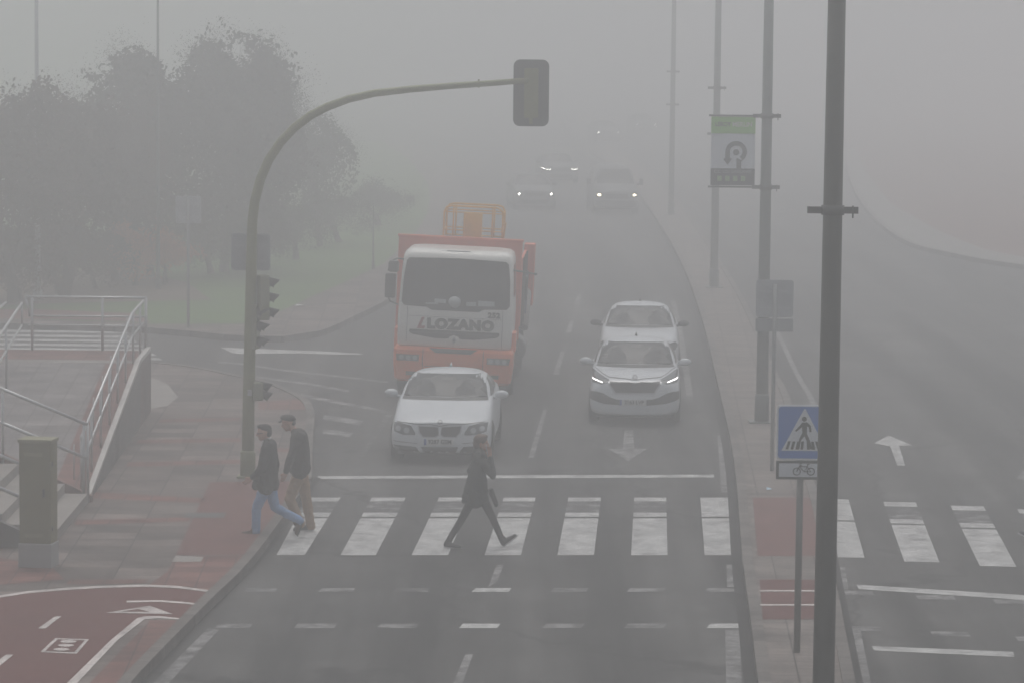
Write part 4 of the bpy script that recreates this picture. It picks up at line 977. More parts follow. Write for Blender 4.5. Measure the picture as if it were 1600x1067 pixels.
# ---- van
def make_van(loc, rz):
    t = thing('delivery_van', 'pale delivery van with warm headlights coming down the right lane far off', 'van', loc, rz)
    W = .96
    st = [(0, .66, .30, .86, .60, [(.5, .92), (.36, .96), (.2, .97), .975], .25),
          (.12, .88, .26, .92, .82, [(.66, 1.0), (.46, 1.03), (.23, 1.05), 1.055], .25),
          (.5, .95, .24, 1.02, .90, [(.78, 1.14), (.54, 1.17), (.27, 1.19), 1.2], 0),
          (.85, W, .24, 1.12, .92, [(.84, 1.2), (.66, 1.27), (.33, 1.29), 1.3], 0),
          (1.2, W, .24, 1.15, .93, [(.86, 1.25), (.76, 1.62), (.38, 1.68), 1.7], 0),
          (1.5, W, .24, 1.15, .93, [(.87, 1.25), (.72, 1.90), (.36, 1.97), 1.98], 0),
          (2.2, W, .24, 1.15, .93, [(.88, 1.25), (.74, 1.95), (.37, 2.01), 2.02], 0),
          (4.6, W, .24, 1.15, .93, [(.88, 1.25), (.74, 1.93), (.37, 1.99), 2.0], 0),
          (4.95, .93, .26, 1.15, .90, [(.85, 1.25), (.72, 1.85), (.36, 1.9), 1.91], 0)]
    b, bv = loft_body(st, 'body', mat('fog_matched_van_grey', (.24, .245, .25), .7), t)  # van body greyed towards the fog, extra haze put into its colour
    decal('windscreen', [(-.78, 1.26), (.78, 1.26), (.68, 1.84), (-.68, 1.84)], bv, M_GLASS, t, res=.1)
    decal('radiator_grille', [(-.5, .66), (.5, .66), (.46, .86), (-.46, .86)], bv, M_GRILLE, t, res=.1)
    decal('bumper', [(-.84, .32), (.84, .32), (.88, .58), (-.88, .58)], bv, M_BLACK, t, res=.1)
    for s_ in (1, -1):
        pl = [(.54, .72), (.86, .72), (.86, .98), (.60, .92)]
        h_ = decal('headlight', pl if s_ > 0 else mir(pl), bv, M_LAMPG, t, off=.01)
        decal('lit_lamp', disc(s_ * .73, .81, .085, 12, .055), bv, M_BEAMW, h_, off=.02)
        for ax in ('right', 'left'): pass
        mr = MB().box((s_ * 1.10, 1.1, 1.32), (.16, .1, .27)).build('door_mirror', M_BLACK, t, .03)
        MB().tube([(s_ * .92, 1.15, 1.2), (s_ * 1.06, 1.1, 1.25)], .03, 8).build('mirror_arm', M_BLACK, mr)
        decal('side_window', [(1.45, 1.28), (2.3, 1.28), (2.3, 1.78), (1.75, 1.8)], bv, M_GLASS, t, 'right' if s_ > 0 else 'left', .006, .1)
        for yy in (.85, 4.0): wheel(t, s_ * (W - .12), yy, .33, .22, M_RIM, s_ > 0)
    MB().box((0, 2.5, .27), (1.6, 4.3, .14)).build('underbody', M_BLACK, t)
    return t
make_van(g(964, 336), rad(3))
# ---- truck
M_ORANGE = mat('orange_truck_paint', (.90, .17, .02), .4, 0, .08, 2, coat=.3)
M_REDP = mat('red_body_panel', (.70, .13, .05), .55, 0, .1, 2)
M_CAB = mat('white_cab_paint', (.76, .76, .71), .35, 0, .05, 2, coat=.3)
tk = thing('truck', 'orange and white lorry with LOZANO on its cab and a yellow lift basket behind', 'truck', g(705, 626), -rad(2.2))
tk.rotation_euler.y = rad(2.1)
cab = [(0.00, 1.10, .98, 1.95, 1.10, [(1.07, 2.02), (1.02, 2.10), (.5, 2.12), 2.12], 0)]
mb = MB()
# cab shell as rounded sections along the height
secs = []
for z, y0, hw, rr in ((1.10, .03, 1.15, .10), (1.14, .0, 1.17, .12), (1.5, .0, 1.18, .13), (1.90, .02, 1.18, .13), (2.05, .05, 1.17, .12), (2.5, .14, 1.15, .11), (2.88, .23, 1.13, .11), (3.0, .30, 1.10, .12), (3.055, .42, 1.02, .14), (3.07, .60, .88, .2)):
    secs.append([(x, y0 + yy, z) for x, yy in [(a, b + (1.9 - y0) / 2) for a, b in rrect(2 * hw, 1.9 - y0, rr, 0, 0, 4)]])
n = len(secs[0]); vs = [v for s_ in secs for v in s_]
mb.add(vs, [(i * n + k, i * n + (k + 1) % n, (i + 1) * n + (k + 1) % n, (i + 1) * n + k) for i in range(len(secs) - 1) for k in range(n)], True)
b0 = len(secs) - 1
mb.f += [tuple(b0 * n + k for k in range(n)), tuple(k for k in range(n))[::-1]]; mb.sm += [True, False]
cabo = mb.build('cab', M_CAB, tk)
bm = bmesh.new(); bm.from_mesh(cabo.data); bvt = BVHTree.FromBMesh(bm); bm.free()
wsz = [(-1.10, 2.00), (-1.04, 1.93), (-.58, 1.915), (-.48, 1.86), (.48, 1.86), (.58, 1.915), (1.04, 1.93), (1.10, 2.00), (1.08, 2.5), (1.04, 2.82), (.98, 2.875), (0, 2.90), (-.98, 2.875), (-1.04, 2.82), (-1.08, 2.5)]
decal('windscreen_seal', [(x * 1.012, 2.38 + (z - 2.38) * 1.025) for x, z in wsz], bvt, M_BLACK, tk, off=.004)
wsn = decal('windscreen', wsz, bvt, M_GLASS, tk, off=.012)
for nm, pl, m in (('paper', [(-.62, 1.95), (-.36, 1.95), (-.36, 2.00), (-.62, 1.99)], 0), ('paper', [(-.44, 2.0), (-.20, 1.99), (-.20, 2.07), (-.44, 2.08)], 0), ('paper', [(.22, 1.95), (.42, 1.95), (.42, 2.05), (.22, 2.04)], 0), ('paper', [(.46, 1.96), (.80, 1.96), (.80, 2.07), (.46, 2.08)], 0)):
    decal(nm, pl, bvt, mat('paper_behind_glass', (.33, .37, .37), .6), wsn, off=.016)
hlm = MB().ell((0, .11, 2.03), (.13, .12, .12), 14, 8).build('helmet', mat('helmet_white', (.42, .46, .46), .4), wsn); hlm.location = (-.02, -.09, 0)
decal('wiper', [(-.9, 1.94), (-.1, 1.96), (-.1, 1.975), (-.9, 1.955)], bvt, M_BLACK, tk, off=.02); decal('wiper', [(.05, 1.94), (.85, 1.96), (.85, 1.975), (.05, 1.955)], bvt, M_BLACK, tk, off=.02)
for x in (-.98, .98): decal('panel_gap', [(x - .005, 1.12), (x + .005, 1.12), (x + .005, 1.90), (x - .005, 1.90)], bvt, mat('gap_grey', (.12, .12, .12), .6), tk, off=.003)
decal('panel_gap', [(-.97, 1.71), (.97, 1.71), (.97, 1.717), (-.97, 1.717)], bvt, mat('gap_grey', (0, 0, 0)), tk, off=.003)
decal('lower_grille', [(-.92, 1.44), (.92, 1.44), (.93, 1.38), (.86, 1.335), (.4, 1.275), (-.4, 1.275), (-.86, 1.335), (-.93, 1.38)], bvt, M_GRILLE, tk, off=.006)
decal('grille_slat', [(-.88, 1.385), (.88, 1.385), (.88, 1.375), (-.88, 1.375)], bvt, mat('gap_grey', (0, 0, 0)), tk, off=.010)
eb = decal('emblem', [(-.13, 1.26), (-.09, 1.32), (0, 1.355), (.09, 1.32), (.13, 1.26), (.06, 1.20), (-.06, 1.20)], bvt, M_CAB, tk, off=.014)
decal('diamond_mark', [(0, 1.325), (.05, 1.245), (0, 1.165), (-.05, 1.245)], bvt, M_CHROME, eb, off=.022); decal('diamond_inside', [(0, 1.28), (.018, 1.245), (0, 1.21), (-.018, 1.245)], bvt, M_BLACK, eb, off=.026)
text_obj('lettering', 'LOZANO', .27, mat('dark_green_lettering', (.025, .035, .028), .5), tk, upright(.12, -.016, 1.565), .022, .002, 1.12, space=1.12)
text_obj('number', '252', .14, mat('dark_green_lettering', (0, 0, 0)), tk, upright(.80, -.010, 1.79), .010, .002, 1.1, space=1.1)
text_obj('letter_mark', 'L', .30, mat('dark_red_lettering', (.28, .03, .03), .5), tk, upright(-.70, -.016, 1.565), .016, .002, .95, shear=.4)
# bumper
mb = MB(); secs = []
for z, hw, y0 in ((.36, 1.14, .03), (.42, 1.20, -.06), (.78, 1.235, -.10), (1.02, 1.235, -.09), (1.09, 1.20, -.05)):
    secs.append([(x, yy, z) for x, yy in [(a, b + y0 + .45) for a, b in rrect(2 * hw, .9, .13, 0, 0, 4)]])
n = len(secs[0]); mb.add([v for s_ in secs for v in s_], [(i * n + k, i * n + (k + 1) % n, (i + 1) * n + (k + 1) % n, (i + 1) * n + k) for i in range(4) for k in range(n)] + [tuple(4 * n + k for k in range(n)), tuple(range(n))[::-1]], False)
bp = mb.build('bumper', M_ORANGE, tk)
bm = bmesh.new(); bm.from_mesh(bp.data); bvb = BVHTree.FromBMesh(bm); bm.free()
decal('step_recess', [(-.5, 1.075), (.5, 1.075), (.36, .985), (-.36, .985)], bvb, M_BLACK, bp, off=.006)
for x in (-.62, .62): decal('bumper_gap', [(x - .006, .42), (x + .006, .42), (x + .006, 1.05), (x - .006, 1.05)], bvb, M_BLACK, bp, off=.004)
decal('bumper_gap', [(-.6, .70), (.6, .70), (.6, .71), (-.6, .71)], bvb, mat('gap_grey', (0, 0, 0)), bp, off=.004)
for s_ in (-1, 1):
    pl = [(.70, .80), (1.15, .80), (1.17, .93), (.70, .93)]
    hl_ = decal('headlight', pl if s_ > 0 else mir(pl), bvb, M_LAMPG, tk, off=.008)
    for xx in (.78, .92, 1.06): decal('headlight_lens', disc(s_ * xx, .865, .05, 12), bvb, M_LENS, hl_, off=.014)
    pl = [(.74, .50), (.95, .50), (.95, .58), (.74, .58)]
    decal('fog_lamp', pl if s_ > 0 else mir(pl), bvb, M_GRILLE, bp, off=.008)
    # side steps, wings, wheels
    MB().box((s_ * 1.21, .62, 1.22), (.10, .5, .42)).build('wing', M_ORANGE, tk, .03)
    for yy in (1.42, 5.0, 6.3): 
        wheel(tk, s_ * 1.06, yy, .50, .30, M_CHROME, s_ > 0)
    MB().box((s_ * 1.19, 2.0, .95), (.12, .45, .1)).build('mudguard', M_BLACK, tk, .02)
    decal('side_window', [(.45, 2.15), (1.5, 2.15), (1.5, 2.8), (.55, 2.8)], bvt, M_GLASS, tk, 'right' if s_ > 0 else 'left', .006, .2)
# roof lip and visor details
MB().box((-.0, .40, 3.05), (.5, .02, .012)).build('roof_lip', mat('gap_grey', (0, 0, 0)), tk)
# mirrors
def tmir(s_):
    x = s_ * 1.36
    a = MB().box((x, .10, 2.30), (.22, .14, .50)).build('door_mirror', M_BLACK, tk, .03)
    MB().box((x - s_ * .05, .10, 2.70), (.22, .14, .24)).build('wide_mirror', M_BLACK, a, .05)
    MB().tube([(s_ * 1.12, .3, 2.84), (s_ * 1.25, .18, 2.86), (x, .12, 2.80), (x + s_ * .06, .12, 2.6)], .018, 8).build('mirror_arm', M_BLACK, a)
    MB().tube([(x + s_ * .06, .12, 2.1), (x, .14, 1.98), (s_ * 1.2, .25, 1.90)], .016, 8).build('mirror_arm', M_BLACK, a)
tmir(-1)
a = MB().box((1.42, .55, 2.35), (.05, .22, .5)).build('door_mirror', M_BLACK, tk, .02)
MB().tube([(1.14, .35, 2.72), (1.3, .35, 2.70), (1.62, .6, 2.64)], .02, 8).build('mirror_arm', M_BLACK, a)
# body behind the cab
MB().box((-.06, 2.12, 2.16), (2.62, .10, 2.10)).build('front_board', M_REDP, tk, .01)
MB().box((-.06, 2.10, 3.215), (2.66, .14, .05)).build('board_cap', M_REDP, tk, .01)
for sx_ in (1.24, -1.24): MB().box((sx_, 4.65, 2.12), (.05, 4.9, 1.45)).build('side_board', M_REDP, tk)
for k in range(6): MB().box((1.285, 2.5 + k * .9, 2.12), (.04, .07, 1.46)).build('board_post', M_BLACK, tk)
MB().box((0, 4.8, 1.30), (2.44, 5.4, .16)).build('load_bed', mat('dark_chassis', (.05, .045, .045), .7), tk)
MB().box((0, 4.2, .85), (.9, 7.0, .3)).build('chassis', mat('dark_chassis', (0, 0, 0)), tk)
MB().box((0, 1.9, .75), (2.0, .3, .5)).build('chassis_box', M_BLACK, tk)
MB().tube([(1.12, 2.7, .85), (1.12, 3.6, .85)], .28, 16).build('fuel_tank', mat('tank_grey', (.2, .2, .2), .4, .5), tk)
MB().box((1.32, 5.0, 2.30), (.24, .5, 1.35)).build('rear_upright', M_REDP, tk, .02)
MB().box((1.30, 4.4, 1.95), (.05, .6, .9)).build('blue_panel', mat('blue_grey_panel', (.05, .07, .14), .6), tk, .01)
MB().tube([(1.32, 5.2, 2.3), (1.30, 4.0, 1.2)], .09, 10).build('hydraulic_arm', mat('pale_arm_paint', (.4, .38, .36), .5), tk)
# lift basket on the bed
ly = mat('yellow_lift_paint', (.80, .42, .03), .5, 0, .08, 3)
bk = thing('lift_basket', 'yellow aerial lift basket with rounded cage standing behind the truck cab', 'lift')
bk.location = tk.location; bk.rotation_euler = tk.rotation_euler
X0, X1, ZB0, ZB1, Y0, Y1 = -.46, .79, 3.17, 3.86, 2.55, 3.5
for Y in (Y0, Y1):
    MB().tube([(X0, Y, ZB0), (X0, Y, ZB1 - .12), (X0 + .05, Y, ZB1 - .03), (X0 + .15, Y, ZB1), (X1 - .15, Y, ZB1), (X1 - .05, Y, ZB1 - .03), (X1, Y, ZB1 - .12), (X1, Y, ZB0)], .022, 8, False).build('cage_hoop', ly, bk)
    for x in (X0 + .20, X1 - .22): MB().tube([(x, Y, ZB0), (x, Y, ZB1)], .018, 8).build('cage_bar', ly, bk)
    for z in (ZB0 + .02, ZB0 + .18, ZB1 - .13): MB().tube([(X0, Y, z), (X1, Y, z)], .014, 8).build('cage_bar', ly, bk)
for x in (X0, X1):
    for z in (ZB0 + .18, ZB1 - .12): MB().tube([(x, Y0, z), (x, Y1, z)], .018, 8).build('cage_bar', ly, bk)
MB().box(((X0 + X1) / 2 - .01, Y0 - .02, ZB0 + .28), (.40, .05, .56)).build('control_box', ly, bk, .01)
MB().box(((X0 + X1) / 2, 3.02, ZB0 - .03), (X1 - X0, .95, .05)).build('cage_floor', mat('dark_chassis', (0, 0, 0)), bk)
MB().box(((X0 + X1) / 2, 3.02, 2.3), (.35, .35, 1.86)).build('lift_mast', ly, bk, .01)
MB().tube([(X1, Y0 - .05, ZB1 - .35), (X1 + .07, Y0 - .05, ZB1 - .3), (X1 + .02, Y0 - .05, ZB0)], .02, 8).build('cage_bar', ly, bk)
# ------------------------------------------------------------------ people
SKIN = mat('skin', (.50, .29, .21), .6, 0, .06, 20)
def caps(mb, p0, r0, p1, r1, fy=1.0):
    """tapered limb piece between two points"""
    p0, p1 = Vector(p0), Vector(p1)
    mb.tube([p0, p0.lerp(p1, .5), p1], [r0, (r0 + r1) / 2, r1], 12)
    for p, r in ((p0, r0), (p1, r1)): mb.ell(p, (r, r, r), 12, 8)
def remesh(mb, name, m, parent, vox=.012, smooth=4, fold=0.0, fscale=.09):
    me = bpy.data.meshes.new(name); me.from_pydata(mb.v, [], mb.f)
    o = link(name, me, m, None)
    r = o.modifiers.new('r', 'REMESH'); r.mode = 'VOXEL'; r.voxel_size = vox
    s = o.modifiers.new('s', 'SMOOTH'); s.iterations = smooth; s.factor = .5
    if fold:
        tx = bpy.data.textures.new('folds', 'CLOUDS'); tx.noise_scale = fscale
        d = o.modifiers.new('d', 'DISPLACE'); d.texture = tx; d.strength = fold; d.mid_level = .5
    dg = bpy.context.evaluated_depsgraph_get(); me2 = bpy.data.meshes.new_from_object(o.evaluated_get(dg))
    bpy.data.objects.remove(o); me2.materials.clear()
    for p in me2.polygons: p.use_smooth = True
    return link(name, me2, m, parent)
def chain(mb, pts, rs):
    for i in range(len(pts) - 1): caps(mb, pts[i], rs[i], pts[i + 1], rs[i + 1])
def add_hand(mb, w_, d, side, s=1.0, curl=.5):
    """palm, four bent fingers and a thumb; w_ wrist, d pointing direction, side = thumb side direction"""
    w_ = Vector(w_); d = Vector(d).normalized(); side = Vector(side); side = (side - d * side.dot(d)).normalized(); nrm_ = d.cross(side)
    pc = w_ + d * .05 * s
    for k in (-1, -.33, .33, 1): caps(mb, w_ + side * .018 * k * s, .016 * s, w_ + d * .085 * s + side * .028 * k * s, .0125 * s)
    for k, ln in ((1, .068), (.36, .078), (-.32, .072), (-1, .056)):
        a = w_ + d * .088 * s + side * .029 * k * s; dd = d.copy(); L = ln * s
        for j, (fr_, rr) in enumerate(((.45, .0085), (.32, .0078), (.25, .007))):
            dd = (dd + nrm_ * curl * .6).normalized(); b = a + dd * L * fr_; caps(mb, a, rr * s, b, (rr - .0006) * s); a = b
    a = w_ + d * .02 * s + side * .022 * s; b = a + (d * .7 + side * .7).normalized() * .042 * s; c = b + (d * .9 + side * .2 + nrm_ * .3).normalized() * .03 * s
    caps(mb, a, .013 * s, b, .0105 * s); caps(mb, b, .0105 * s, c, .009 * s)
def head(mb, c, f, s=1.0, nod=0.0):
    """cranium, jaw, nose, brow, ears; f = facing (+1 / -1 along x)"""
    c = Vector(c)
    def P(x, y, z):
        x, z = x * math.cos(nod) + z * math.sin(nod), -x * math.sin(nod) + z * math.cos(nod)
        return c + Vector((f * x, y, z)) * s
    mb.ell(P(-.012, 0, .035), (.098 * s, .077 * s, .092 * s), 20, 14)
    mb.ell(P(.022, 0, -.02), (.068 * s, .062 * s, .078 * s), 18, 12)
    mb.ell(P(.045, 0, -.078), (.034 * s, .036 * s, .026 * s), 14, 10)
    caps(mb, P(.02, .03, -.07), .022 * s, P(-.02, .052, -.03), .022 * s); caps(mb, P(.02, -.03, -.07), .022 * s, P(-.02, -.052, -.03), .022 * s)
    caps(mb, P(.082, 0, .012), .009 * s, P(.103, 0, -.022), .014 * s)
    caps(mb, P(.078, -.035, .022), .013 * s, P(.078, .035, .022), .013 * s)
    caps(mb, P(.078, -.018, -.052), .009 * s, P(.078, .018, -.052), .009 * s)
    for sy in (-1, 1): mb.ell(P(-.012, sy * .078, -.005), (.018 * s, .009 * s, .032 * s), 10, 8)
    return P
def eyes(P, s, parent):
    for sy in (-1, 1):
        MB().ell(P(.081, sy * .031, .003), (.009 * s, .012 * s, .008 * s), 10, 6).build('eye', mat('eye_dark', (.06, .05, .045), .3), parent)
def shoe(parent, heel, toe, m, sole, up=(0, 0, 1), sc=1.0):
    heel, toe = Vector(heel), Vector(toe); d = (toe - heel).normalized(); u = Vector(up); u = (u - d * u.dot(d)).normalized(); L = (toe - heel).length
    mb = MB()
    caps(mb, heel + d * .035 + u * .045, .040 * sc, heel + d * L * .5 + u * .042, .042 * sc)
    caps(mb, heel + d * L * .5 + u * .040, .040 * sc, toe - d * .035 + u * .032, .030 * sc)
    caps(mb, heel + d * .05 + u * .05, .042 * sc, heel + d * .065 + u * .105, .046 * sc)
    o = remesh(mb, 'shoe', m, parent, .009, 3)
    y = d.cross(u); b = MB(); n = 14; pts = []
    for k in range(n):
        a = 2 * math.pi * k / n; pts.append(heel + d * (L / 2 + math.cos(a) * (L / 2 + .004)) + y * math.sin(a) * .045 * sc)
    vs = [p - u * .002 for p in pts] + [p + u * .020 for p in pts]
    b.add(vs, [tuple(range(n))[::-1], tuple(range(n, 2 * n))] + [(k, (k + 1) % n, n + (k + 1) % n, n + k) for k in range(n)]).build('sole', sole, o)
    return o
def person(label, loc, rz=0.0):
    return thing('person', label, 'person', loc, rz)
BLK = mat('dark_sole', (.03, .028, .025), .8)
# --- 1: older man in black blazer and jeans, striding left (pixel sketch -> metres; x right, z up)
def PX(ox, oz, m, tilt=0.0): return lambda x, z, y=0.0: Vector(((x - ox) * m, y, (oz - z) * m))
def build_walker(label, loc, J, f, cfg):
    t = person(label, loc); s = cfg.get('hs', 1.04)
    b = MB(); P = head(b, J['head'], f, s, cfg.get('nod', 0))
    chain(b, [J['neck'], J['head'] + Vector((-f * .015, 0, -.03))], [.056, .052])
    sh, hp = J['shoulder'], J['hip']
    mid = sh.lerp(hp, .55)
    for sy in (-1, 1):
        so = Vector((0, sy * .155, 0)); ho = Vector((0, sy * .085, 0))
        caps(b, sh + so * .35, .085, mid + so * .3, .085); caps(b, mid + ho * .7, .09, hp + ho, .10); caps(b, J['neck'], .05, sh + so, .055)
    for k, sy in (('L', 1), ('R', -1)):
        S = sh + Vector((0, sy * .175, 0)); E, Wr = J['elbow' + k], J['wrist' + k]
        chain(b, [S, E, Wr], [.048, .038, .026])
        add_hand(b, Wr, J['handdir' + k], J.get('thumb' + k, Vector((f, 0, .3))), .98, .55)
        H = hp + Vector((0, sy * .09, 0)); K, A_ = J['knee' + k], J['ankle' + k]
        chain(b, [H, K, A_], [.066, .042, .024])
        caps(b, A_, .024, A_.lerp(J['heel' + k], .45).lerp(J['toe' + k], .22), .018)
    remesh(b, 'body', SKIN, t, .0075, 3)
    eyes(P, s, t)
    # trousers
    b = MB(); tr = cfg['trouser_r']
    for k, sy in (('L', 1), ('R', -1)):
        H = hp + Vector((0, sy * .085, .03)); K, A_ = J['knee' + k], J['ankle' + k].lerp(J['heel' + k], cfg.get('cuff', .45))
        chain(b, [H, H.lerp(K, .5), K, K.lerp(A_, .5), A_], tr)
    caps(b, hp + Vector((0, -.06, .07)), .115, hp + Vector((0, .06, .07)), .115)
    remesh(b, 'trousers', cfg['trousers'], t, .011, 3, cfg.get('tfold', .028), .06)
    # jacket
    b = MB(); jr = cfg['jacket_r']; hem = J['hem']
    N_ = 4; axis = [sh + Vector((0, 0, -.02)), sh.lerp(hem, .35), sh.lerp(hem, .7), hem]
    for i in range(3):
        for sy in (-1, -.33, .33, 1):
            o0 = Vector((0, sy * (.150 if i == 0 else .12), 0)); o1 = Vector((0, sy * .12, 0))
            caps(b, axis[i] + o0, jr[i] * .8, axis[i + 1] + o1, jr[i + 1] * .8)
    for dx in cfg['spread']:
        for sy in (-.5, .5): caps(b, axis[1] + Vector((dx[0], sy * .14, 0)), .07, axis[3] + Vector((dx[1], sy * .2, 0)), .06)
    for sy in (-1, 1): caps(b, J['neck'] - Vector((0, 0, .01)), .062, sh + Vector((0, sy * .165, .01)), .070)
    for k, sy in (('L', 1), ('R', -1)):
        S = sh + Vector((0, sy * .18, -.01)); E, Wr = J['elbow' + k], J['wrist' + k]
        chain(b, [S, S.lerp(E, .5), E, E.lerp(Wr, .85)], cfg.get('sleeve_r', [.074, .068, .060, .047]))
    # cut the hem level
    jk = remesh(b, 'jacket', cfg['jacket'], t, .011, 3, cfg.get('jfold', .030), .07)
    for k in 'LR':
        shoe(t, J['heel' + k], J['toe' + k], cfg['shoe'], cfg.get('sole', BLK), J.get('up' + k, (0, 0, 1)))
    return t, P
cloth = lambda n, c, r=.85: mat(n, c, r, 0, .12, 14, .15)
q = PX(345, 1000, .00213)
J1 = dict(head=q(318, 288), neck=q(346, 338), shoulder=q(356, 378), hip=q(350, 640), hem=q(338, 655),
          elbowL=q(395, 520, .25), wristL=q(372, 640, .22), handdirL=Vector((-.2, 0, -1)), elbowR=q(322, 520, -.25), wristR=q(240, 590, -.22), handdirR=Vector((-.8, 0, -.6)), thumbR=Vector((-.5, 0, .8)),
          kneeR=q(272, 810, -.09), ankleR=q(258, 955, -.09), heelR=q(285, 1003, -.09), toeR=q(165, 1000, -.09),
          kneeL=q(395, 812, .09), ankleL=q(545, 905, .08), heelL=q(598, 905, .08), toeL=q(556, 1015, .08), upL=Vector((-.9, 0, .3)))
base1 = g(340 + 345 * .225, 620 + 1000 * .225, 0); base1.z = .10
p1, P1 = build_walker('grey haired man in black blazer and blue jeans striding left off the crosswalk', base1, J1, -1,
    dict(trouser_r=[.098, .088, .072, .066, .066], trousers=cloth('blue_denim', (.20, .33, .55)), jacket=cloth('black_blazer', (.012, .012, .013)), jacket_r=[.14, .165, .17, .16],
         spread=[(-.06, -.15), (.05, .13), (-.03, -.06), (.02, .05)], shoe=mat('brown_leather', (.10, .055, .035), .5), nod=.08))
def hair(parent, P, name, m, parts, vox=.009):
    b = MB()
    for (x, y, z, rx, ry, rz_) in parts: b.ell(P(x, y, z), (rx, ry, rz_), 16, 10)
    return remesh(b, name, m, parent, vox, 2, .006, .03)
hair(p1, P1, 'hair', mat('grey_black_hair', (.035, .032, .03), .8), [(-.025, 0, .062, .10, .082, .078), (-.07, 0, .01, .055, .07, .07), (.03, 0, .10, .06, .062, .035)])
b = MB(); 
for sy in (-1, 1): caps(b, J1['neck'] + Vector((-.05, sy * .04, -.015)), .022, J1['neck'] + Vector((.03, sy * .05, .035)), .02)
caps(b, J1['neck'] + Vector((-.065, 0, -.03)), .025, J1['neck'] + Vector((-.08, 0, -.09)), .02)
remesh(b, 'shirt_collar', cloth('white_shirt', (.6, .6, .6)), p1, .008, 2)
b = MB(); b.tube([P1(.088, y, .006) for y in (-.05, -.02, .02, .05)], .006, 6); b.tube([P1(.085, -.052, .008), P1(-.01, -.08, .008)], .004, 6); b.tube([P1(.085, .052, .008), P1(-.01, .08, .008)], .004, 6)
b.build('glasses', BLK, p1)
# --- 2: man with flat cap, dark jacket and tan trousers, walking left, head bowed
q = PX(580, 930, .00216)
J2 = dict(head=q(488, 165), neck=q(532, 216), shoulder=q(562, 255), hip=q(575, 520), hem=q(572, 490),
          elbowL=q(600, 420, .25), wristL=q(560, 520, .2), handdirL=Vector((-.3, 0, -1)), elbowR=q(505, 410, -.25), wristR=q(478, 500, -.22), handdirR=Vector((-.45, 0, -1)), thumbR=Vector((-1, 0, .1)),
          kneeR=q(500, 690, -.09), ankleR=q(565, 850, -.09), heelR=q(600, 880, -.09), toeR=q(535, 930, -.09), upR=Vector((-.3, 0, 1)),
          kneeL=q(612, 700, .09), ankleL=q(632, 870, .09), heelL=q(662, 926, .09), toeL=q(560, 930, .09))
base2 = g(340 + 580 * .225, 620 + 935 * .225, 0); base2.z = 0.0
p2, P2 = build_walker('man in flat cap, dark zipped jacket and tan trousers walking behind the blazer man', base2, J2, -1,
    dict(trouser_r=[.108, .095, .080, .074, .070], trousers=cloth('tan_trousers', (.40, .27, .17)), jacket=cloth('charcoal_jacket', (.035, .032, .03)), jacket_r=[.155, .185, .19, .165],
         spread=[(-.08, -.10), (.07, .10)], shoe=mat('dark_trainer', (.04, .038, .036), .6), sole=mat('pale_sole', (.5, .5, .5), .6), nod=.25))
b = MB(); b.ell(P2(-.01, 0, .085), (.115, .095, .05), 18, 10); b.ell(P2(-.03, 0, .06), (.10, .088, .06), 18, 10)
caps(b, P2(.09, -.04, .055), .012, P2(.125, -.02, .048), .011); caps(b, P2(.09, .04, .055), .012, P2(.125, .02, .048), .011); caps(b, P2(.09, 0, .06), .014, P2(.132, 0, .046), .011)
remesh(b, 'flat_cap', cloth('dark_cap', (.04, .036, .034)), p2, .008, 2)
hair(p2, P2, 'hair', mat('grey_hair', (.14, .13, .125), .8), [(-.075, 0, -.005, .04, .068, .045)])
# --- 3: woman in long dark coat striding right
q = PX(545, 985, .00296)
J3 = dict(head=q(553, 462), neck=q(545, 497), shoulder=q(541, 522), hip=q(535, 700), hem=q(526, 742),
          elbowL=q(500, 610, .22), wristL=q(520, 690, .2), handdirL=Vector((.2, 0, -1)), elbowR=q(610, 612, -.2), wristR=q(594, 520, -.14), handdirR=Vector((-.1, .1, 1)), thumbR=Vector((-1, 0, 0)),
          kneeR=q(455, 845, -.08), ankleR=q(402, 940, -.08), heelR=q(370, 984, -.08), toeR=q(458, 990, -.08),
          kneeL=q(612, 842, .08), ankleL=q(662, 935, .08), heelL=q(668, 985, .08), toeL=q(738, 930, .08), upL=Vector((-.5, 0, 1)))
base3 = g(580 + 545 * .3093, 550 + 985 * .3093, 0)
p3, P3 = build_walker('woman in long dark coat striding right across the stripes, hand raised to her face', base3, J3, 1,
    dict(trouser_r=[.088, .070, .056, .050, .045], trousers=cloth('black_leggings', (.02, .02, .022)), tfold=.006, jacket=cloth('dark_green_coat', (.022, .026, .024)), jacket_r=[.12, .14, .16, .155],
         spread=[(-.06, -.15), (.05, .13), (-.02, -.06), (.02, .05)], sleeve_r=[.068, .064, .06, .046], shoe=mat('grey_trainer', (.06, .055, .055), .6), sole=mat('pale_sole', (0, 0, 0)), cuff=.6, hs=1.0))
hair(p3, P3, 'hair', mat('brown_hair', (.13, .085, .065), .75), [(-.02, 0, .05, .105, .09, .09), (-.06, 0, -.01, .07, .08, .08), (.03, 0, .10, .06, .06, .035), (-.05, 0, -.06, .05, .07, .05)])
b = MB(); caps(b, P3(-.08, -.06, -.115), .045, P3(-.08, .06, -.115), .045); caps(b, P3(.0, -.085, -.12), .035, P3(-.08, -.07, -.10), .045); caps(b, P3(.0, .085, -.12), .035, P3(-.08, .07, -.10), .045)
remesh(b, 'hood', cloth('dark_green_coat', (0, 0, 0)), p3, .01, 2)
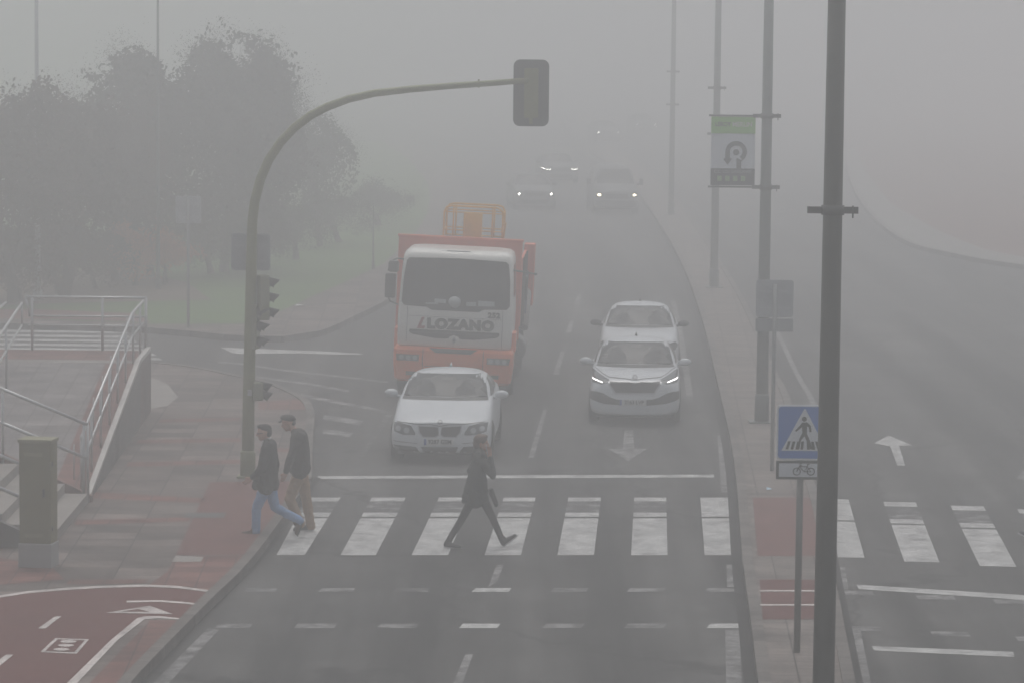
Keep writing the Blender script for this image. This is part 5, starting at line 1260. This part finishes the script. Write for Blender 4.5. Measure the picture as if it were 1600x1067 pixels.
pc = J3['wristR'] + Vector((-.03, .03, .08))
ph = MB().box((0, 0, 0), (.012, .072, .15)).build('phone', mat('pale_phone', (.4, .4, .4), .3), p3, .004); ph.location = J3['wristR'] + Vector((-.045, .0, .10)); ph.rotation_euler = (0, rad(-12), 0)
bgt = MB(); caps(bgt, q(598, 690, -.20), .035, q(628, 760, -.20), .03); caps(bgt, q(604, 690, -.14), .035, q(630, 757, -.14), .03)
hb = remesh(bgt, 'coat_flap', cloth('dark_green_coat', (0, 0, 0)), p3, .01, 2)
# --- 4: pedestrian entering at the right edge (only one foot is in the picture)
q = PX(0, 0, 1.0)
def m_(x, z, y=0.0): return Vector((x, y, z))
J4 = dict(head=m_(.62, 1.58), neck=m_(.66, 1.46), shoulder=m_(.67, 1.38), hip=m_(.66, .90), hem=m_(.65, .82),
          elbowL=m_(.60, 1.12, .25), wristL=m_(.45, .95, .22), handdirL=Vector((-.6, 0, -.8)), elbowR=m_(.78, 1.12, -.25), wristR=m_(.80, .88, -.22), handdirR=Vector((0, 0, -1)),
          kneeR=m_(.38, .50, -.09), ankleR=m_(.10, .12, -.09), heelR=m_(.14, .02, -.09), toeR=m_(-.10, .13, -.09), upR=Vector((.4, 0, 1)),
          kneeL=m_(.78, .48, .09), ankleL=m_(1.10, .16, .09), heelL=m_(1.18, .10, .09), toeL=m_(1.02, .0, .09), upL=Vector((-.3, 0, 1)))
p4, P4 = build_walker('pedestrian at the right edge, only one dark shoe stepping into the picture', g(1599, 845, 0), J4, -1,
    dict(trouser_r=[.10, .085, .07, .06, .055], trousers=cloth('navy_trousers', (.03, .035, .05)), jacket=cloth('charcoal_jacket', (0, 0, 0)), jacket_r=[.13, .15, .15, .14],
         spread=[(-.03, -.03)], shoe=mat('navy_trainer', (.03, .032, .045), .6), sole=mat('pale_sole', (0, 0, 0))))
hair(p4, P4, 'hair', mat('brown_hair', (0, 0, 0)), [(-.025, 0, .062, .10, .082, .078), (-.07, 0, .01, .055, .07, .07)])
